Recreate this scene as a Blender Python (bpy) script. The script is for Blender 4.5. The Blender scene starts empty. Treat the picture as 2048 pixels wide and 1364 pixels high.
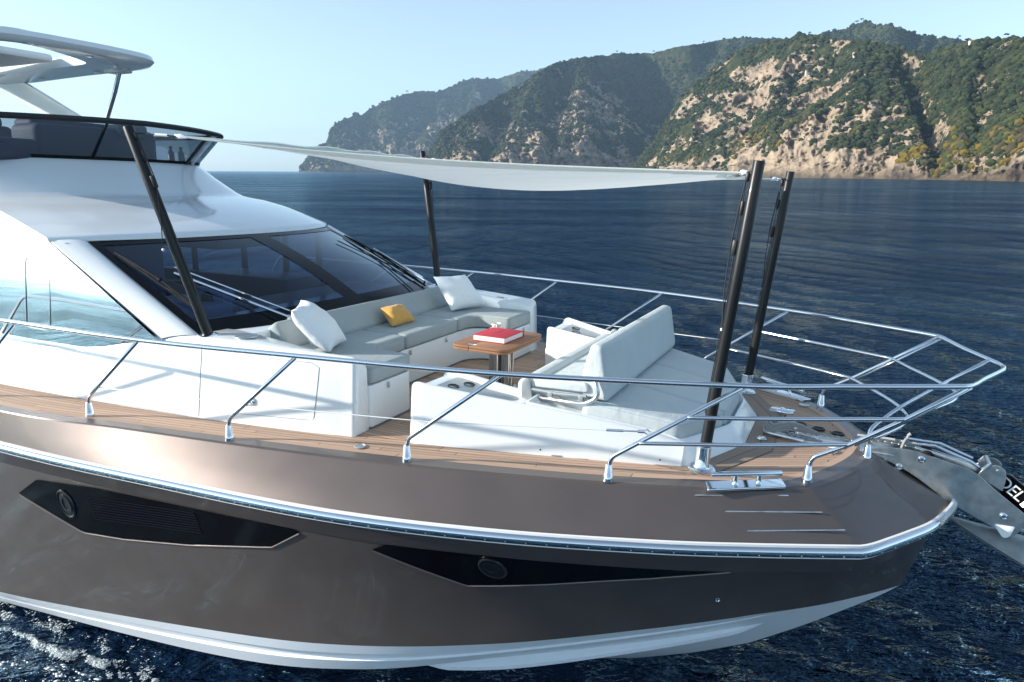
import bpy, bmesh, math, random
import numpy as np
from mathutils import Vector, Matrix, noise
R = math.radians
rnd = random.Random(7)

# ------------------------------------------------------------------ camera, sky, sun
SC = bpy.context.scene
DECK_Z = 2.85                      # height of the foredeck above the water
HEEL = R(-1.405)                   # the yacht heels slightly away from the viewer
BOAT = Matrix.Translation((0, 0, DECK_Z)) @ Matrix.Rotation(HEEL, 4, 'X')

cam_d = bpy.data.cameras.new('camera')
cam = bpy.data.objects.new('camera', cam_d)
SC.collection.objects.link(cam)
cam_d.sensor_width = 36.0
cam_d.lens = 1365.0 / 2048.0 * 36.0
cam_d.clip_start = 0.05
cam_d.clip_end = 60000
_rb = [[0.8953330293217429, 0.11197817662023742, -0.4310912369398826],
       [0.44508244318820106, -0.18855077564456932, 0.8754143154926433],
       [0.01674471173752777, -0.9756584919758748, -0.2186552575727117]]
_m = Matrix(((_rb[0][0], -_rb[0][1], -_rb[0][2], 0.9157),
             (_rb[1][0], -_rb[1][1], -_rb[1][2], -6.6916),
             (_rb[2][0], -_rb[2][1], -_rb[2][2], 2.25),
             (0, 0, 0, 1)))
cam.matrix_world = BOAT @ _m
SC.camera = cam

SUN_TO = Vector((0.845, 0.50, -0.35)).normalized()      # the way the light travels
sun_el = math.asin(-SUN_TO.z)
sun_az = math.atan2(-SUN_TO.x, -SUN_TO.y)
W = bpy.data.worlds.new('World')
SC.world = W
W.use_nodes = True
wn = W.node_tree
bg = wn.nodes['Background']
sky = wn.nodes.new('ShaderNodeTexSky')
sky.sky_type = 'NISHITA'
sky.sun_disc = False
sky.sun_elevation = sun_el
sky.sun_rotation = sun_az
sky.air_density = 1.0
sky.dust_density = 0.5
sky.ozone_density = 2.0
pale = wn.nodes.new('ShaderNodeHueSaturation'); pale.inputs['Saturation'].default_value = .62
wn.links.new(sky.outputs[0], pale.inputs['Color'])
tint = wn.nodes.new('ShaderNodeMix'); tint.data_type = 'RGBA'; tint.blend_type = 'MULTIPLY'      # cool white balance of the picture
tint.inputs[0].default_value = 1.0
tint.inputs[7].default_value = (.845, .975, 1.04, 1)
wn.links.new(pale.outputs[0], tint.inputs[6])
wn.links.new(tint.outputs[2], bg.inputs[0])
bg.inputs[1].default_value = 0.135
sun_d = bpy.data.lights.new('sun', 'SUN')
sun_d.energy = 5.0
sun_d.angle = R(0.9)
sun_d.color = (1.0, 0.92, 0.82)
sun = bpy.data.objects.new('sun', sun_d)
SC.collection.objects.link(sun)
sun.rotation_euler = SUN_TO.to_track_quat('-Z', 'Y').to_euler()
SC.view_settings.view_transform = 'Standard'
SC.view_settings.look = 'None'
SC.view_settings.exposure = 0.85
SC.view_settings.gamma = 1.0
SC.cycles.max_bounces = 8
SC.cycles.transparent_max_bounces = 12
SC.cycles.volume_bounces = 0
SC.cycles.use_denoising = True

# ------------------------------------------------------------------ scene helpers
def link(o, parent=None):
    SC.collection.objects.link(o)
    if parent is not None:
        o.parent = parent
    return o

def tag(o, label=None, cat=None, group=None, kind=None):
    if label: o['label'] = label
    if cat: o['category'] = cat
    if group: o['group'] = group
    if kind: o['kind'] = kind
    return o

ON_BOAT = []
def thing(name, label, cat, loc=(0, 0, 0), group=None, boat=True):
    o = bpy.data.objects.new(name, None)
    o.empty_display_size = 0.2
    link(o)
    o.location = loc
    tag(o, label, cat, group)
    if boat: ON_BOAT.append(o)
    return o

def mesh_obj(name, geo, mat, parent=None, smooth=True, angle=40, boat=False, off=None):
    """geo = (verts, faces); off = the parent's location, when the verts are in boat space"""
    v, f = geo
    if off is None and parent is not None:
        p = parent; off = Vector((0, 0, 0))
        while p is not None:
            off = off + p.location; p = p.parent
    if off is not None:
        v = [(a[0] - off[0], a[1] - off[1], a[2] - off[2]) for a in v]
    me = bpy.data.meshes.new(name)
    me.from_pydata([tuple(map(float, a)) for a in v], [], [tuple(map(int, a)) for a in f])
    me.update()
    if smooth:
        me.polygons.foreach_set('use_smooth', [True] * len(me.polygons))
        if angle < 180: me.set_sharp_from_angle(angle=R(angle))
    if isinstance(mat, (list, tuple)):
        for m in mat: me.materials.append(m)
    else:
        me.materials.append(mat)
    o = bpy.data.objects.new(name, me)
    link(o, parent)
    if boat and parent is None: ON_BOAT.append(o)
    return o

def copy_tree(o, parent=None):
    c = o.copy()
    SC.collection.objects.link(c)
    c.parent = parent
    if parent is None and o in ON_BOAT: ON_BOAT.append(c)
    for ch in list(o.children):
        copy_tree(ch, c)
    return c

# ------------------------------------------------------------------ materials
MATS = {}
def mat(name, col=(.8, .8, .8), rough=.5, metal=0.0, coat=0.0, spec=.5, sheen=0.0, alpha=1.0):
    m = bpy.data.materials.new(name)
    m.use_nodes = True
    b = m.node_tree.nodes['Principled BSDF']
    b.inputs['Base Color'].default_value = (*col, 1)
    b.inputs['Roughness'].default_value = rough
    b.inputs['Metallic'].default_value = metal
    b.inputs['Coat Weight'].default_value = coat
    b.inputs['Coat Roughness'].default_value = .03
    b.inputs['Specular IOR Level'].default_value = spec
    b.inputs['Sheen Weight'].default_value = sheen
    MATS[name] = m
    return m

def nodes(m):
    nt = m.node_tree
    return nt, nt.nodes, nt.links, nt.nodes['Principled BSDF']

def add_noise_bump(m, scale, strength, dist=.01, detail=4, coord='Object', stretch=None):
    nt, N, L, b = nodes(m)
    tc = N.new('ShaderNodeTexCoord')
    mp = N.new('ShaderNodeMapping')
    if stretch: mp.inputs['Scale'].default_value = stretch
    tx = N.new('ShaderNodeTexNoise'); tx.inputs['Scale'].default_value = scale; tx.inputs['Detail'].default_value = detail
    bp = N.new('ShaderNodeBump'); bp.inputs['Strength'].default_value = strength; bp.inputs['Distance'].default_value = dist
    L.new(tc.outputs[coord], mp.inputs[0]); L.new(mp.outputs[0], tx.inputs['Vector'])
    L.new(tx.outputs['Fac'], bp.inputs['Height']); L.new(bp.outputs[0], b.inputs['Normal'])
    return tx

def vary(m, c1, c2, scale, detail=5, lo=.35, hi=.65, stretch=None):
    nt, N, L, b = nodes(m)
    tc = N.new('ShaderNodeTexCoord')
    mp = N.new('ShaderNodeMapping')
    if stretch: mp.inputs['Scale'].default_value = stretch
    tx = N.new('ShaderNodeTexNoise'); tx.inputs['Scale'].default_value = scale; tx.inputs['Detail'].default_value = detail
    cr = N.new('ShaderNodeValToRGB')
    cr.color_ramp.elements[0].position = lo; cr.color_ramp.elements[0].color = (*c1, 1)
    cr.color_ramp.elements[1].position = hi; cr.color_ramp.elements[1].color = (*c2, 1)
    L.new(tc.outputs['Object'], mp.inputs[0]); L.new(mp.outputs[0], tx.inputs['Vector'])
    L.new(tx.outputs['Fac'], cr.inputs[0]); L.new(cr.outputs[0], b.inputs['Base Color'])
    return cr

M = {}
M['gel'] = mat('white_gelcoat', (.80, .83, .83), .16, 0, .5)
add_noise_bump(M['gel'], 1.3, .06, .02, 2)
M['gel2'] = mat('white_gelcoat_matt', (.74, .77, .77), .35)
M['hull'] = mat('bronze_metallic_paint', (.142, .116, .105), .43, .58, .42)
_cr = vary(M['hull'], (.133, .109, .099), (.151, .123, .112), 2.2)
M['hull'].node_tree.nodes['Principled BSDF'].inputs['Coat Roughness'].default_value = .05
M['boot'] = mat('pale_grey_bottom_paint', (.72, .76, .80), .35, 0, .2)
M['chrome'] = mat('polished_steel', (.78, .80, .82), .07, 1.0)
M['satin'] = mat('brushed_steel', (.60, .62, .62), .34, 1.0)
vary(M['satin'], (.44, .46, .46), (.70, .72, .72), 9, 6, .3, .62)
M['greymetal'] = mat('grey_painted_metal', (.34, .37, .38), .35, .6)
M['galv'] = mat('galvanised_metal', (.40, .44, .44), .5, .45)
vary(M['galv'], (.32, .36, .36), (.46, .50, .50), 7)
M['dimchrome'] = mat('reflection_toned_steel', (.34, .32, .31), .12, 1.0)  # polished steel dimmed: the brownish teak reflection is put into its colour
M['slot'] = mat('dark_slot_metal', (.10, .10, .11), .3, .8)
M['black'] = mat('gloss_black', (.004, .004, .005), .16, 0, 0, .12)
M['rubber'] = mat('black_rubber', (.010, .010, .011), .75, 0, 0, .15)
M['mattblack'] = mat('matt_black', (.010, .010, .012), .45)
M['louvre'] = mat('dark_louvre', (.010, .011, .017), .9, 0, 0, .0)
M['navy'] = mat('navy_upholstery', (.035, .045, .075), .7)
M['deepgrey'] = mat('dark_grey_moulding', (.10, .12, .14), .4)
M['white_plastic'] = mat('white_plastic', (.8, .8, .78), .3)
M['rope'] = mat('grey_rope', (.30, .31, .31), .9); add_noise_bump(M['rope'], 160, .8, .004)
M['chain'] = mat('galvanised_chain', (.42, .44, .45), .35, .9)
M['cord'] = mat('black_cord', (.012, .012, .012), .7)
M['wire'] = mat('white_coated_wire', (.72, .72, .70), .4)
M['red'] = mat('red_cloth_cover', (.48, .018, .035), .55); add_noise_bump(M['red'], 400, .15, .001)
M['paper'] = mat('white_page_block', (.80, .80, .80), .7)
_n = add_noise_bump(M['paper'], 30, .5, .002, 2, stretch=(.2, .2, 40))
M['ink'] = mat('black_print', (.012, .01, .01), .5)
M['cup'] = mat('white_china', (.82, .82, .78), .12)
M['coffee'] = mat('pale_brass_band', (.5, .42, .25), .25, .8)
M['yellow'] = mat('mustard_velvet', (.60, .32, .07), .85, 0, 0, .2, .3)
add_noise_bump(M['yellow'], 90, .25, .004)
M['wfab'] = mat('white_linen', (.84, .86, .86), .9, 0, 0, .2)
add_noise_bump(M['wfab'], 14, .35, .02, 6)
M['foam'] = mat('sea_foam', (.60, .66, .67), .6)

def fabric(name, c1, c2):
    m = mat(name, c1, .92, 0, 0, .15)
    nt, N, L, b = nodes(m)
    tc = N.new('ShaderNodeTexCoord')
    a = N.new('ShaderNodeTexNoise'); a.inputs['Scale'].default_value = 260; a.inputs['Detail'].default_value = 2
    c = N.new('ShaderNodeTexNoise'); c.inputs['Scale'].default_value = 3.5; c.inputs['Detail'].default_value = 4
    mx = N.new('ShaderNodeMix'); mx.data_type = 'FLOAT'; mx.inputs[0].default_value = .35
    cr = N.new('ShaderNodeValToRGB')
    cr.color_ramp.elements[0].position = .35; cr.color_ramp.elements[0].color = (*c1, 1)
    cr.color_ramp.elements[1].position = .65; cr.color_ramp.elements[1].color = (*c2, 1)
    bp = N.new('ShaderNodeBump'); bp.inputs['Strength'].default_value = .25; bp.inputs['Distance'].default_value = .006
    L.new(tc.outputs['Object'], a.inputs['Vector']); L.new(tc.outputs['Object'], c.inputs['Vector'])
    L.new(a.outputs['Fac'], mx.inputs[2]); L.new(c.outputs['Fac'], mx.inputs[3])
    L.new(mx.outputs[0], cr.inputs[0]); L.new(cr.outputs[0], b.inputs['Base Color'])
    L.new(mx.outputs[0], bp.inputs['Height'])
    w = N.new('ShaderNodeTexNoise'); w.inputs['Scale'].default_value = 5.5; w.inputs['Detail'].default_value = 3; w.inputs['Distortion'].default_value = .8
    wm = N.new('ShaderNodeMapping'); wm.inputs['Scale'].default_value = (1.6, .7, 1.2); L.new(tc.outputs['Object'], wm.inputs[0]); L.new(wm.outputs[0], w.inputs['Vector'])
    bp2 = N.new('ShaderNodeBump'); bp2.inputs['Strength'].default_value = .35; bp2.inputs['Distance'].default_value = .022
    L.new(w.outputs['Fac'], bp2.inputs['Height']); L.new(bp.outputs[0], bp2.inputs['Normal']); L.new(bp2.outputs[0], b.inputs['Normal'])
    return m
M['fab'] = fabric('grey_outdoor_fabric', (.31, .36, .365), (.39, .43, .435))
M['fab2'] = fabric('pale_outdoor_fabric', (.47, .53, .54), (.56, .61, .62))

def teak_mat(name, warm, grey, attr='plank', width=.055, caulk=.09, joints=True):
    m = mat(name, warm, .65)
    nt, N, L, b = nodes(m)
    at = N.new('ShaderNodeAttribute'); at.attribute_name = attr            # distance across the planks, metres
    tc = N.new('ShaderNodeTexCoord')
    sep = N.new('ShaderNodeSeparateXYZ'); L.new(tc.outputs['Object'], sep.inputs[0])
    def mth(op, a, bb=None, c=None):
        n = N.new('ShaderNodeMath'); n.operation = op
        for i, x in enumerate((a, bb, c)):
            if x is None: continue
            if isinstance(x, (int, float)): n.inputs[i].default_value = x
            else: L.new(x, n.inputs[i])
        return n.outputs[0]
    d = mth('DIVIDE', at.outputs['Fac'], width)
    fr = mth('FRACT', d); fl = mth('FLOOR', d)
    seam = mth('LESS_THAN', fr, caulk)
    wn_ = N.new('ShaderNodeTexWhiteNoise'); wn_.noise_dimensions = '1D'; L.new(fl, wn_.inputs['W'])
    sh = mth('MULTIPLY_ADD', wn_.outputs['Value'], 7.0, sep.outputs['X'])
    jx = mth('DIVIDE', sh, 1.9); jf = mth('FRACT', jx); jl = mth('FLOOR', jx)
    joint = mth('LESS_THAN', jf, .0035 if joints else -1)
    wn2 = N.new('ShaderNodeTexWhiteNoise'); wn2.noise_dimensions = '2D'
    cmb = N.new('ShaderNodeCombineXYZ'); L.new(fl, cmb.inputs[0]); L.new(jl, cmb.inputs[1]); L.new(cmb.outputs[0], wn2.inputs['Vector'])
    mp = N.new('ShaderNodeMapping'); mp.inputs['Scale'].default_value = (2.2, 60, 30)
    gr = N.new('ShaderNodeTexNoise'); gr.inputs['Scale'].default_value = 2.0; gr.inputs['Detail'].default_value = 6
    L.new(tc.outputs['Object'], mp.inputs[0]); L.new(mp.outputs[0], gr.inputs['Vector'])
    k = mth('MULTIPLY_ADD', wn2.outputs['Value'], .55, mth('MULTIPLY', gr.outputs['Fac'], .5))
    cr = N.new('ShaderNodeValToRGB')
    cr.color_ramp.elements[0].position = .15; cr.color_ramp.elements[0].color = (*grey, 1)
    cr.color_ramp.elements[1].position = .85; cr.color_ramp.elements[1].color = (*warm, 1)
    L.new(k, cr.inputs[0])
    mx = N.new('ShaderNodeMix'); mx.data_type = 'RGBA'
    L.new(mth('MAXIMUM', seam, joint), mx.inputs[0]); L.new(cr.outputs[0], mx.inputs[6]); mx.inputs[7].default_value = (.012, .011, .011, 1)
    L.new(mx.outputs[2], b.inputs['Base Color'])
    return m
M['teak'] = teak_mat('caulked_teak_planks', (.50, .335, .235), (.33, .225, .16))
M['teak2'] = teak_mat('oiled_teak_top', (.33, .165, .085), (.22, .105, .055), width=10, caulk=-1, joints=False)

def glass_mat(name, tint, refl=.10, rough=.0, amount=.85):
    """tinted pane: mostly see-through with a mirror part that grows at grazing angles"""
    m = bpy.data.materials.new(name); m.use_nodes = True
    nt = m.node_tree; N = nt.nodes; L = nt.links
    N.remove(N['Principled BSDF']); out = N['Material Output']
    tr = N.new('ShaderNodeBsdfTransparent'); tr.inputs[0].default_value = (*tint, 1)
    gl = N.new('ShaderNodeBsdfGlossy'); gl.inputs['Roughness'].default_value = rough; gl.inputs[0].default_value = (.9, .95, 1, 1)
    ge = N.new('ShaderNodeNewGeometry')
    dt = N.new('ShaderNodeVectorMath'); dt.operation = 'DOT_PRODUCT'
    L.new(ge.outputs['Incoming'], dt.inputs[0]); L.new(ge.outputs['Normal'], dt.inputs[1])
    def mth(op, a, b=0.0):
        n = N.new('ShaderNodeMath'); n.operation = op
        L.new(a, n.inputs[0]); n.inputs[1].default_value = b
        return n.outputs[0]
    ab = mth('ABSOLUTE', dt.outputs['Value'])
    inv = N.new('ShaderNodeMath'); inv.operation = 'SUBTRACT'; inv.inputs[0].default_value = 1; L.new(ab, inv.inputs[1])
    sch = mth('MULTIPLY', mth('POWER', inv.outputs[0], 5.0), .9)
    ad = N.new('ShaderNodeMath'); ad.operation = 'ADD'; ad.use_clamp = True; ad.inputs[1].default_value = .035+refl; L.new(sch, ad.inputs[0])
    mx = N.new('ShaderNodeMixShader')
    L.new(ad.outputs[0], mx.inputs[0])
    L.new(tr.outputs[0], mx.inputs[1]); L.new(gl.outputs[0], mx.inputs[2]); L.new(mx.outputs[0], out.inputs[0])
    return m
M['ws'] = glass_mat('blue_tinted_windscreen_glass', (.20, .275, .42), .004)
M['fly'] = glass_mat('smoked_wind_deflector_glass', (.34, .40, .46), .05)
M['clear'] = glass_mat('dark_side_glass', (.72, .80, .86), .0)
M['mirror'] = mat('mirror_coated_side_glass', (.56, .62, .66), .012, 1.0)

def cloth_mat():
    m = bpy.data.materials.new('thin_pale_sailcloth'); m.use_nodes = True
    nt = m.node_tree; N = nt.nodes; L = nt.links
    N.remove(N['Principled BSDF']); out = N['Material Output']
    df = N.new('ShaderNodeBsdfDiffuse'); df.inputs[0].default_value = (.80, .83, .80, 1)
    tl = N.new('ShaderNodeBsdfTranslucent'); tl.inputs[0].default_value = (.86, .90, .87, 1)
    mx = N.new('ShaderNodeMixShader'); mx.inputs[0].default_value = .5
    tc = N.new('ShaderNodeTexCoord'); mp = N.new('ShaderNodeMapping'); mp.inputs['Scale'].default_value = (.5, 6, 6)
    tx = N.new('ShaderNodeTexNoise'); tx.inputs['Scale'].default_value = 1.6; tx.inputs['Detail'].default_value = 3
    bp = N.new('ShaderNodeBump'); bp.inputs['Strength'].default_value = .16; bp.inputs['Distance'].default_value = .05
    L.new(tc.outputs['Object'], mp.inputs[0]); L.new(mp.outputs[0], tx.inputs[0]); L.new(tx.outputs['Fac'], bp.inputs['Height'])
    L.new(bp.outputs[0], df.inputs['Normal']); L.new(bp.outputs[0], tl.inputs['Normal'])
    L.new(df.outputs[0], mx.inputs[1]); L.new(tl.outputs[0], mx.inputs[2]); L.new(mx.outputs[0], out.inputs[0])
    return m
M['sail'] = cloth_mat()

def carbon_mat():
    m = mat('woven_carbon_fibre', (.012, .013, .014), .36, 0, .12, .3)
    nt, N, L, b = nodes(m)
    tc = N.new('ShaderNodeTexCoord')
    mp = N.new('ShaderNodeMapping'); mp.inputs['Rotation'].default_value = (R(40), R(35), 0)
    w = N.new('ShaderNodeTexWave'); w.inputs['Scale'].default_value = 42; w.wave_profile = 'SIN'
    cr = N.new('ShaderNodeValToRGB')
    cr.color_ramp.elements[0].color = (.004, .004, .005, 1); cr.color_ramp.elements[1].color = (.020, .022, .023, 1)
    L.new(tc.outputs['Object'], mp.inputs[0]); L.new(mp.outputs[0], w.inputs[0]); L.new(w.outputs['Fac'], cr.inputs[0])
    L.new(cr.outputs[0], b.inputs['Base Color'])
    return m
M['carbon'] = carbon_mat()
# ------------------------------------------------------------------ geometry helpers (boat space: x forward, y to port, z up, foredeck z = 0)
def catmull(P, n=12):
    P = [np.array(p, float) for p in P]
    Q = [2*P[0]-P[1]] + P + [2*P[-1]-P[-2]]
    out = []
    for i in range(1, len(Q)-2):
        p0, p1, p2, p3 = Q[i-1:i+3]
        for k in range(n):
            t = k/n
            out.append(.5*((2*p1)+(p2-p0)*t+(2*p0-5*p1+4*p2-p3)*t*t+(3*p1-p0-3*p2+p3)*t**3))
    out.append(P[-1])
    return np.array(out)

def resample(P, n):
    P = np.array(P, float)
    d = np.concatenate([[0], np.cumsum(np.linalg.norm(np.diff(P, axis=0), axis=1))])
    s = np.linspace(0, d[-1], n)
    return np.stack([np.interp(s, d, P[:, i]) for i in range(P.shape[1])], 1)

def fx(P):
    """y (and z) of a curve as functions of x"""
    D = catmull(P, 16); o = np.argsort(D[:, 0], kind='stable'); D = D[o]
    return lambda x: [np.interp(x, D[:, 0], D[:, i]) for i in range(1, D.shape[1])]

def join(*gs):
    V, F = [], []
    for v, f in gs:
        o = len(V); V += [tuple(a) for a in v]; F += [tuple(i+o for i in a) for a in f]
    return V, F

def mirror(g):
    v, f = g
    return [(a[0], -a[1], a[2]) for a in v], [tuple(reversed(a)) for a in f]

def grid(rows, closed=False, cap=False):
    n = len(rows[0]); V = [tuple(p) for r in rows for p in r]; F = []
    for i in range(len(rows)-1):
        for j in range(n if closed else n-1):
            a = i*n+j; b = i*n+(j+1) % n
            F.append((a, b, b+n, a+n))
    if cap:
        F.append(tuple(range(n))[::-1]); F.append(tuple((len(rows)-1)*n+k for k in range(n)))
    return V, F

def tube(path, r, seg=12, cap=True, r2=None):
    P = [Vector(p) for p in path]; rows = []
    t0 = (P[1]-P[0]).normalized()
    up = Vector((0, 0, 1)) if abs(t0.z) < .9 else Vector((1, 0, 0))
    nrm = t0.cross(up).normalized()
    for i, p in enumerate(P):
        t = ((P[min(i+1, len(P)-1)]-P[max(i-1, 0)])).normalized()
        nrm = (nrm - t*nrm.dot(t)).normalized(); b = t.cross(nrm)
        rr = r if r2 is None else r + (r2-r)*i/(len(P)-1)
        if isinstance(r, (list, tuple)): rr = r[i]
        rows.append([p + (nrm*math.cos(2*math.pi*k/seg)+b*math.sin(2*math.pi*k/seg))*rr for k in range(seg)])
    return grid(rows, True, cap)

def bend(pts, rad, n=7):
    """polyline with rounded corners"""
    P = [Vector(p) for p in pts]; out = [P[0]]
    for i in range(1, len(P)-1):
        a, b, c = P[i-1], P[i], P[i+1]
        r = min(rad, (a-b).length*.45, (c-b).length*.45)
        s = b+(a-b).normalized()*r; e = b+(c-b).normalized()*r
        for k in range(n+1):
            t = k/n
            out.append(s*(1-t)**2+b*2*t*(1-t)+e*t*t)
    out.append(P[-1])
    return out

def lathe(prof, c=(0, 0, 0), seg=24, axis=None):
    """prof = [(radius, height)...] about z, or about the given axis"""
    rows = []
    for r, h in prof:
        rows.append([Vector((r*math.cos(2*math.pi*k/seg), r*math.sin(2*math.pi*k/seg), h)) for k in range(seg)])
    q = Vector(axis).normalized().to_track_quat('Z', 'Y') if axis is not None else None
    rows = [[(q @ p if q else p)+Vector(c) for p in row] for row in rows]
    return grid(rows, True, True)

def roundpoly(pts, rad, n=6):
    out = []
    m = len(pts)
    for i in range(m):
        rr = rad[i] if isinstance(rad, (list, tuple)) else rad
        a, b, c = (Vector(pts[(i-1) % m]), Vector(pts[i]), Vector(pts[(i+1) % m]))
        r = min(rr, (a-b).length*.48, (c-b).length*.48)
        if r < 1e-4: out.append(b); continue
        s = b+(a-b).normalized()*r; e = b+(c-b).normalized()*r
        for k in range(n+1):
            t = k/n
            out.append(s*(1-t)**2+b*2*t*(1-t)+e*t*t)
    return [(p[0], p[1]) for p in out]

def inset(poly, d):
    m = len(poly); area = sum(poly[i][0]*poly[(i+1) % m][1]-poly[(i+1) % m][0]*poly[i][1] for i in range(m))
    s = 1 if area > 0 else -1
    out = []
    for i in range(m):
        a, b, c = (Vector(poly[(i-1) % m]), Vector(poly[i]), Vector(poly[(i+1) % m]))
        e1 = (b-a); e2 = (c-b)
        if e1.length < 1e-7: e1 = e2
        if e2.length < 1e-7: e2 = e1
        e1 = e1.normalized(); e2 = e2.normalized()
        n1 = Vector((-e1.y, e1.x))*s; n2 = Vector((-e2.y, e2.x))*s
        nn = (n1+n2)
        nn = nn.normalized() if nn.length > 1e-6 else n1
        k = d/max(.35, nn.dot(n1))
        out.append((b.x+nn.x*k, b.y+nn.y*k))
    return out

def fill2d(poly):
    """triangulate a simple polygon -> faces"""
    from mathutils.geometry import tessellate_polygon
    return [tuple(t) for t in tessellate_polygon([[Vector((p[0], p[1], 0)) for p in poly]])]

def pad(poly, z0, z1, r=.02, n=4, zf=None, T=None, crown=0.0, rb=None):
    """prism on a 2-D outline with rounded top (r) and bottom (rb) edges; zf(x,y) lifts the top; crown puffs it"""
    m = len(poly); area = sum(poly[i][0]*poly[(i+1) % m][1]-poly[(i+1) % m][0]*poly[i][1] for i in range(m))
    if area < 0: poly = poly[::-1]
    rb = r if rb is None else rb
    rings = []
    for k in range(n+1):
        a = math.pi/2*k/n
        rings.append((rb*(1-math.sin(a)), z0+rb*(1-math.cos(a)), 0))
    for k in range(n+1):
        a = math.pi/2*k/n
        rings.append((r*(1-math.cos(a)), z1-r*(1-math.sin(a)), 1))
    V = []; F = []
    for d, z, top in rings:
        for x, y in inset(poly, d):
            zz = z + (zf(x, y) if zf else 0)
            V.append((x, y, zz))
    for i in range(len(rings)-1):
        for j in range(m):
            a = i*m+j; b = i*m+(j+1) % m
            F.append((a, b, b+m, a+m))
    base = inset(poly, rings[0][0]); top = inset(poly, rings[-1][0])
    o = (len(rings)-1)*m
    for t in fill2d(top):
        F.append(tuple(o+i for i in t))
    for t in fill2d(base):
        F.append(tuple(i for i in t[::-1]))
    if T is not None: V = [tuple(T @ Vector(v)) for v in V]
    return V, F

def box(x0, x1, y0, y1, z0, z1, r=.01, n=2, T=None):
    p = roundpoly([(x0, y0), (x1, y0), (x1, y1), (x0, y1)], r*1.2, 3)
    return pad(p, z0, z1, r, n, T=T)

def frame_T(o, ex, ey):
    ex = Vector(ex).normalized(); ez = ex.cross(Vector(ey)).normalized(); ey = ez.cross(ex)
    return Matrix(((ex.x, ey.x, ez.x, o[0]), (ex.y, ey.y, ez.y, o[1]), (ex.z, ey.z, ez.z, o[2]), (0, 0, 0, 1)))

def pillow(A, B, C, D, puff=.09, n=18, seed=1):
    """stuffed cushion between four corners A B C D (A-B top edge)"""
    A, B, C, D = map(Vector, (A, B, C, D))
    nrm = ((B-A).cross(D-A)).normalized()
    V, F = [], []
    for side in (1, -1):
        for i in range(n+1):
            for j in range(n+1):
                u, v = i/n, j/n
                uu, vv = 2*u-1, 2*v-1
                pinch = .07
                u2 = .5+.5*uu*(1-pinch*(1-vv*vv)); v2 = .5+.5*vv*(1-pinch*(1-uu*uu))
                p = (A*(1-u2)+B*u2)*(1-v2)+(D*(1-u2)+C*u2)*v2
                h = max(0, (1-abs(uu)**2.6)*(1-abs(vv)**2.6))**.55
                w = noise.noise(Vector((u*3.2+seed*7, v*3.2, side)))*.22 + noise.noise(Vector((u*8+seed*3, v*8, side)))*.07
                V.append(tuple(p+nrm*side*puff*h*(1+w)))
    m = (n+1)*(n+1)
    for s in range(2):
        for i in range(n):
            for j in range(n):
                a = s*m+i*(n+1)+j; q = (a, a+1, a+n+2, a+n+1)
                F.append(q if s else q[::-1])
    return V, F

def weld(o, d=.0005):
    bm = bmesh.new(); bm.from_mesh(o.data)
    bmesh.ops.remove_doubles(bm, verts=bm.verts, dist=d)
    bmesh.ops.recalc_face_normals(bm, faces=bm.faces)
    bm.to_mesh(o.data); bm.free()
    o.data.polygons.foreach_set('use_smooth', [True]*len(o.data.polygons))

# ------------------------------------------------------------------ hull lines
TEAK_E = [(-14, 3.10), (-10, 3.14), (-6.6, 3.03), (-5.2, 2.80), (-3.76, 2.53), (-2.3, 2.21), (-.71, 1.76), (.3, 1.34), (.66, 1.14)]
GUN = [(-14, 3.20), (-10, 3.24), (-6.5, 3.13), (-5.1, 2.88), (-3.64, 2.62), (-2.25, 2.32), (-.9, 1.94), (.05, 1.60), (.5, 1.38), (.80, 1.16)]
GUN_BOW = [(.80, 1.16), (.97, .87), (1.13, .55), (1.24, .25), (1.27, 0)]
TEAK_BOW = [(.66, 1.14), (.86, .84), (1.02, .52), (1.12, .24), (1.16, 0)]
RUB = [(-14, 3.24), (-10, 3.29), (-6.47, 3.20), (-4.33, 3.01), (-2.65, 2.80), (-1.34, 2.47), (-.19, 2.05), (.49, 1.745), (1.22, 1.385)]
RUB_BOW = [(1.22, 1.385), (1.29, 1.32), (1.38, 1.20), (1.55, .96), (1.72, .70), (1.86, .38), (1.93, .16), (1.955, 0)]
KNU = [(-14, 3.17), (-10, 3.22), (-6.7, 3.08), (-4.4, 2.87), (-2.7, 2.66), (-1.35, 2.31), (-.2, 1.90), (.49, 1.58), (1.12, 1.24)]
KNU_BOW = [(1.12, 1.24), (1.22, 1.16), (1.34, 1.02), (1.50, .80), (1.66, .56), (1.77, .28), (1.83, .1), (1.845, 0)]
CHI = [(-14, 2.92, -2.78), (-10, 2.98, -2.66), (-7.6, 2.88, -2.50), (-4.4, 2.55, -2.15), (-2.88, 2.28, -1.97), (-1.54, 1.85, -1.77), (-.31, 1.30, -1.555), (.47, .93, -1.40)]
CHI_BOW = [(.47, .93, -1.40), (1.0, .60, -1.33), (1.4, .28, -1.28), (1.6, .09, -1.26), (1.67, 0, -1.26)]
CHL = [(-14, 2.80, -3.05), (-10, 2.86, -2.92), (-7.8, 2.77, -2.76), (-4.6, 2.43, -2.58), (-3.0, 2.10, -2.40), (-1.7, 1.62, -2.13), (-.4, 1.05, -1.85), (.42, .68, -1.62)]
CHL_BOW = [(.42, .68, -1.62), (.95, .40, -1.46), (1.35, .17, -1.36), (1.55, .05, -1.31), (1.645, 0, -1.285)]
KEEL = [(-14, 0, -3.9), (-10, 0, -3.85), (-7.5, 0, -3.7), (-4.5, 0, -3.6), (-3, 0, -3.45), (-1.5, 0, -3.18), (-.32, 0, -2.70), (.42, 0, -2.30)]
KEEL_BOW = [(.42, 0, -2.30), (.87, 0, -1.96), (1.28, 0, -1.62), (1.5, 0, -1.43), (1.645, 0, -1.285)]
Z_RUB, Z_KNU = -.35, -.62
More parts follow.
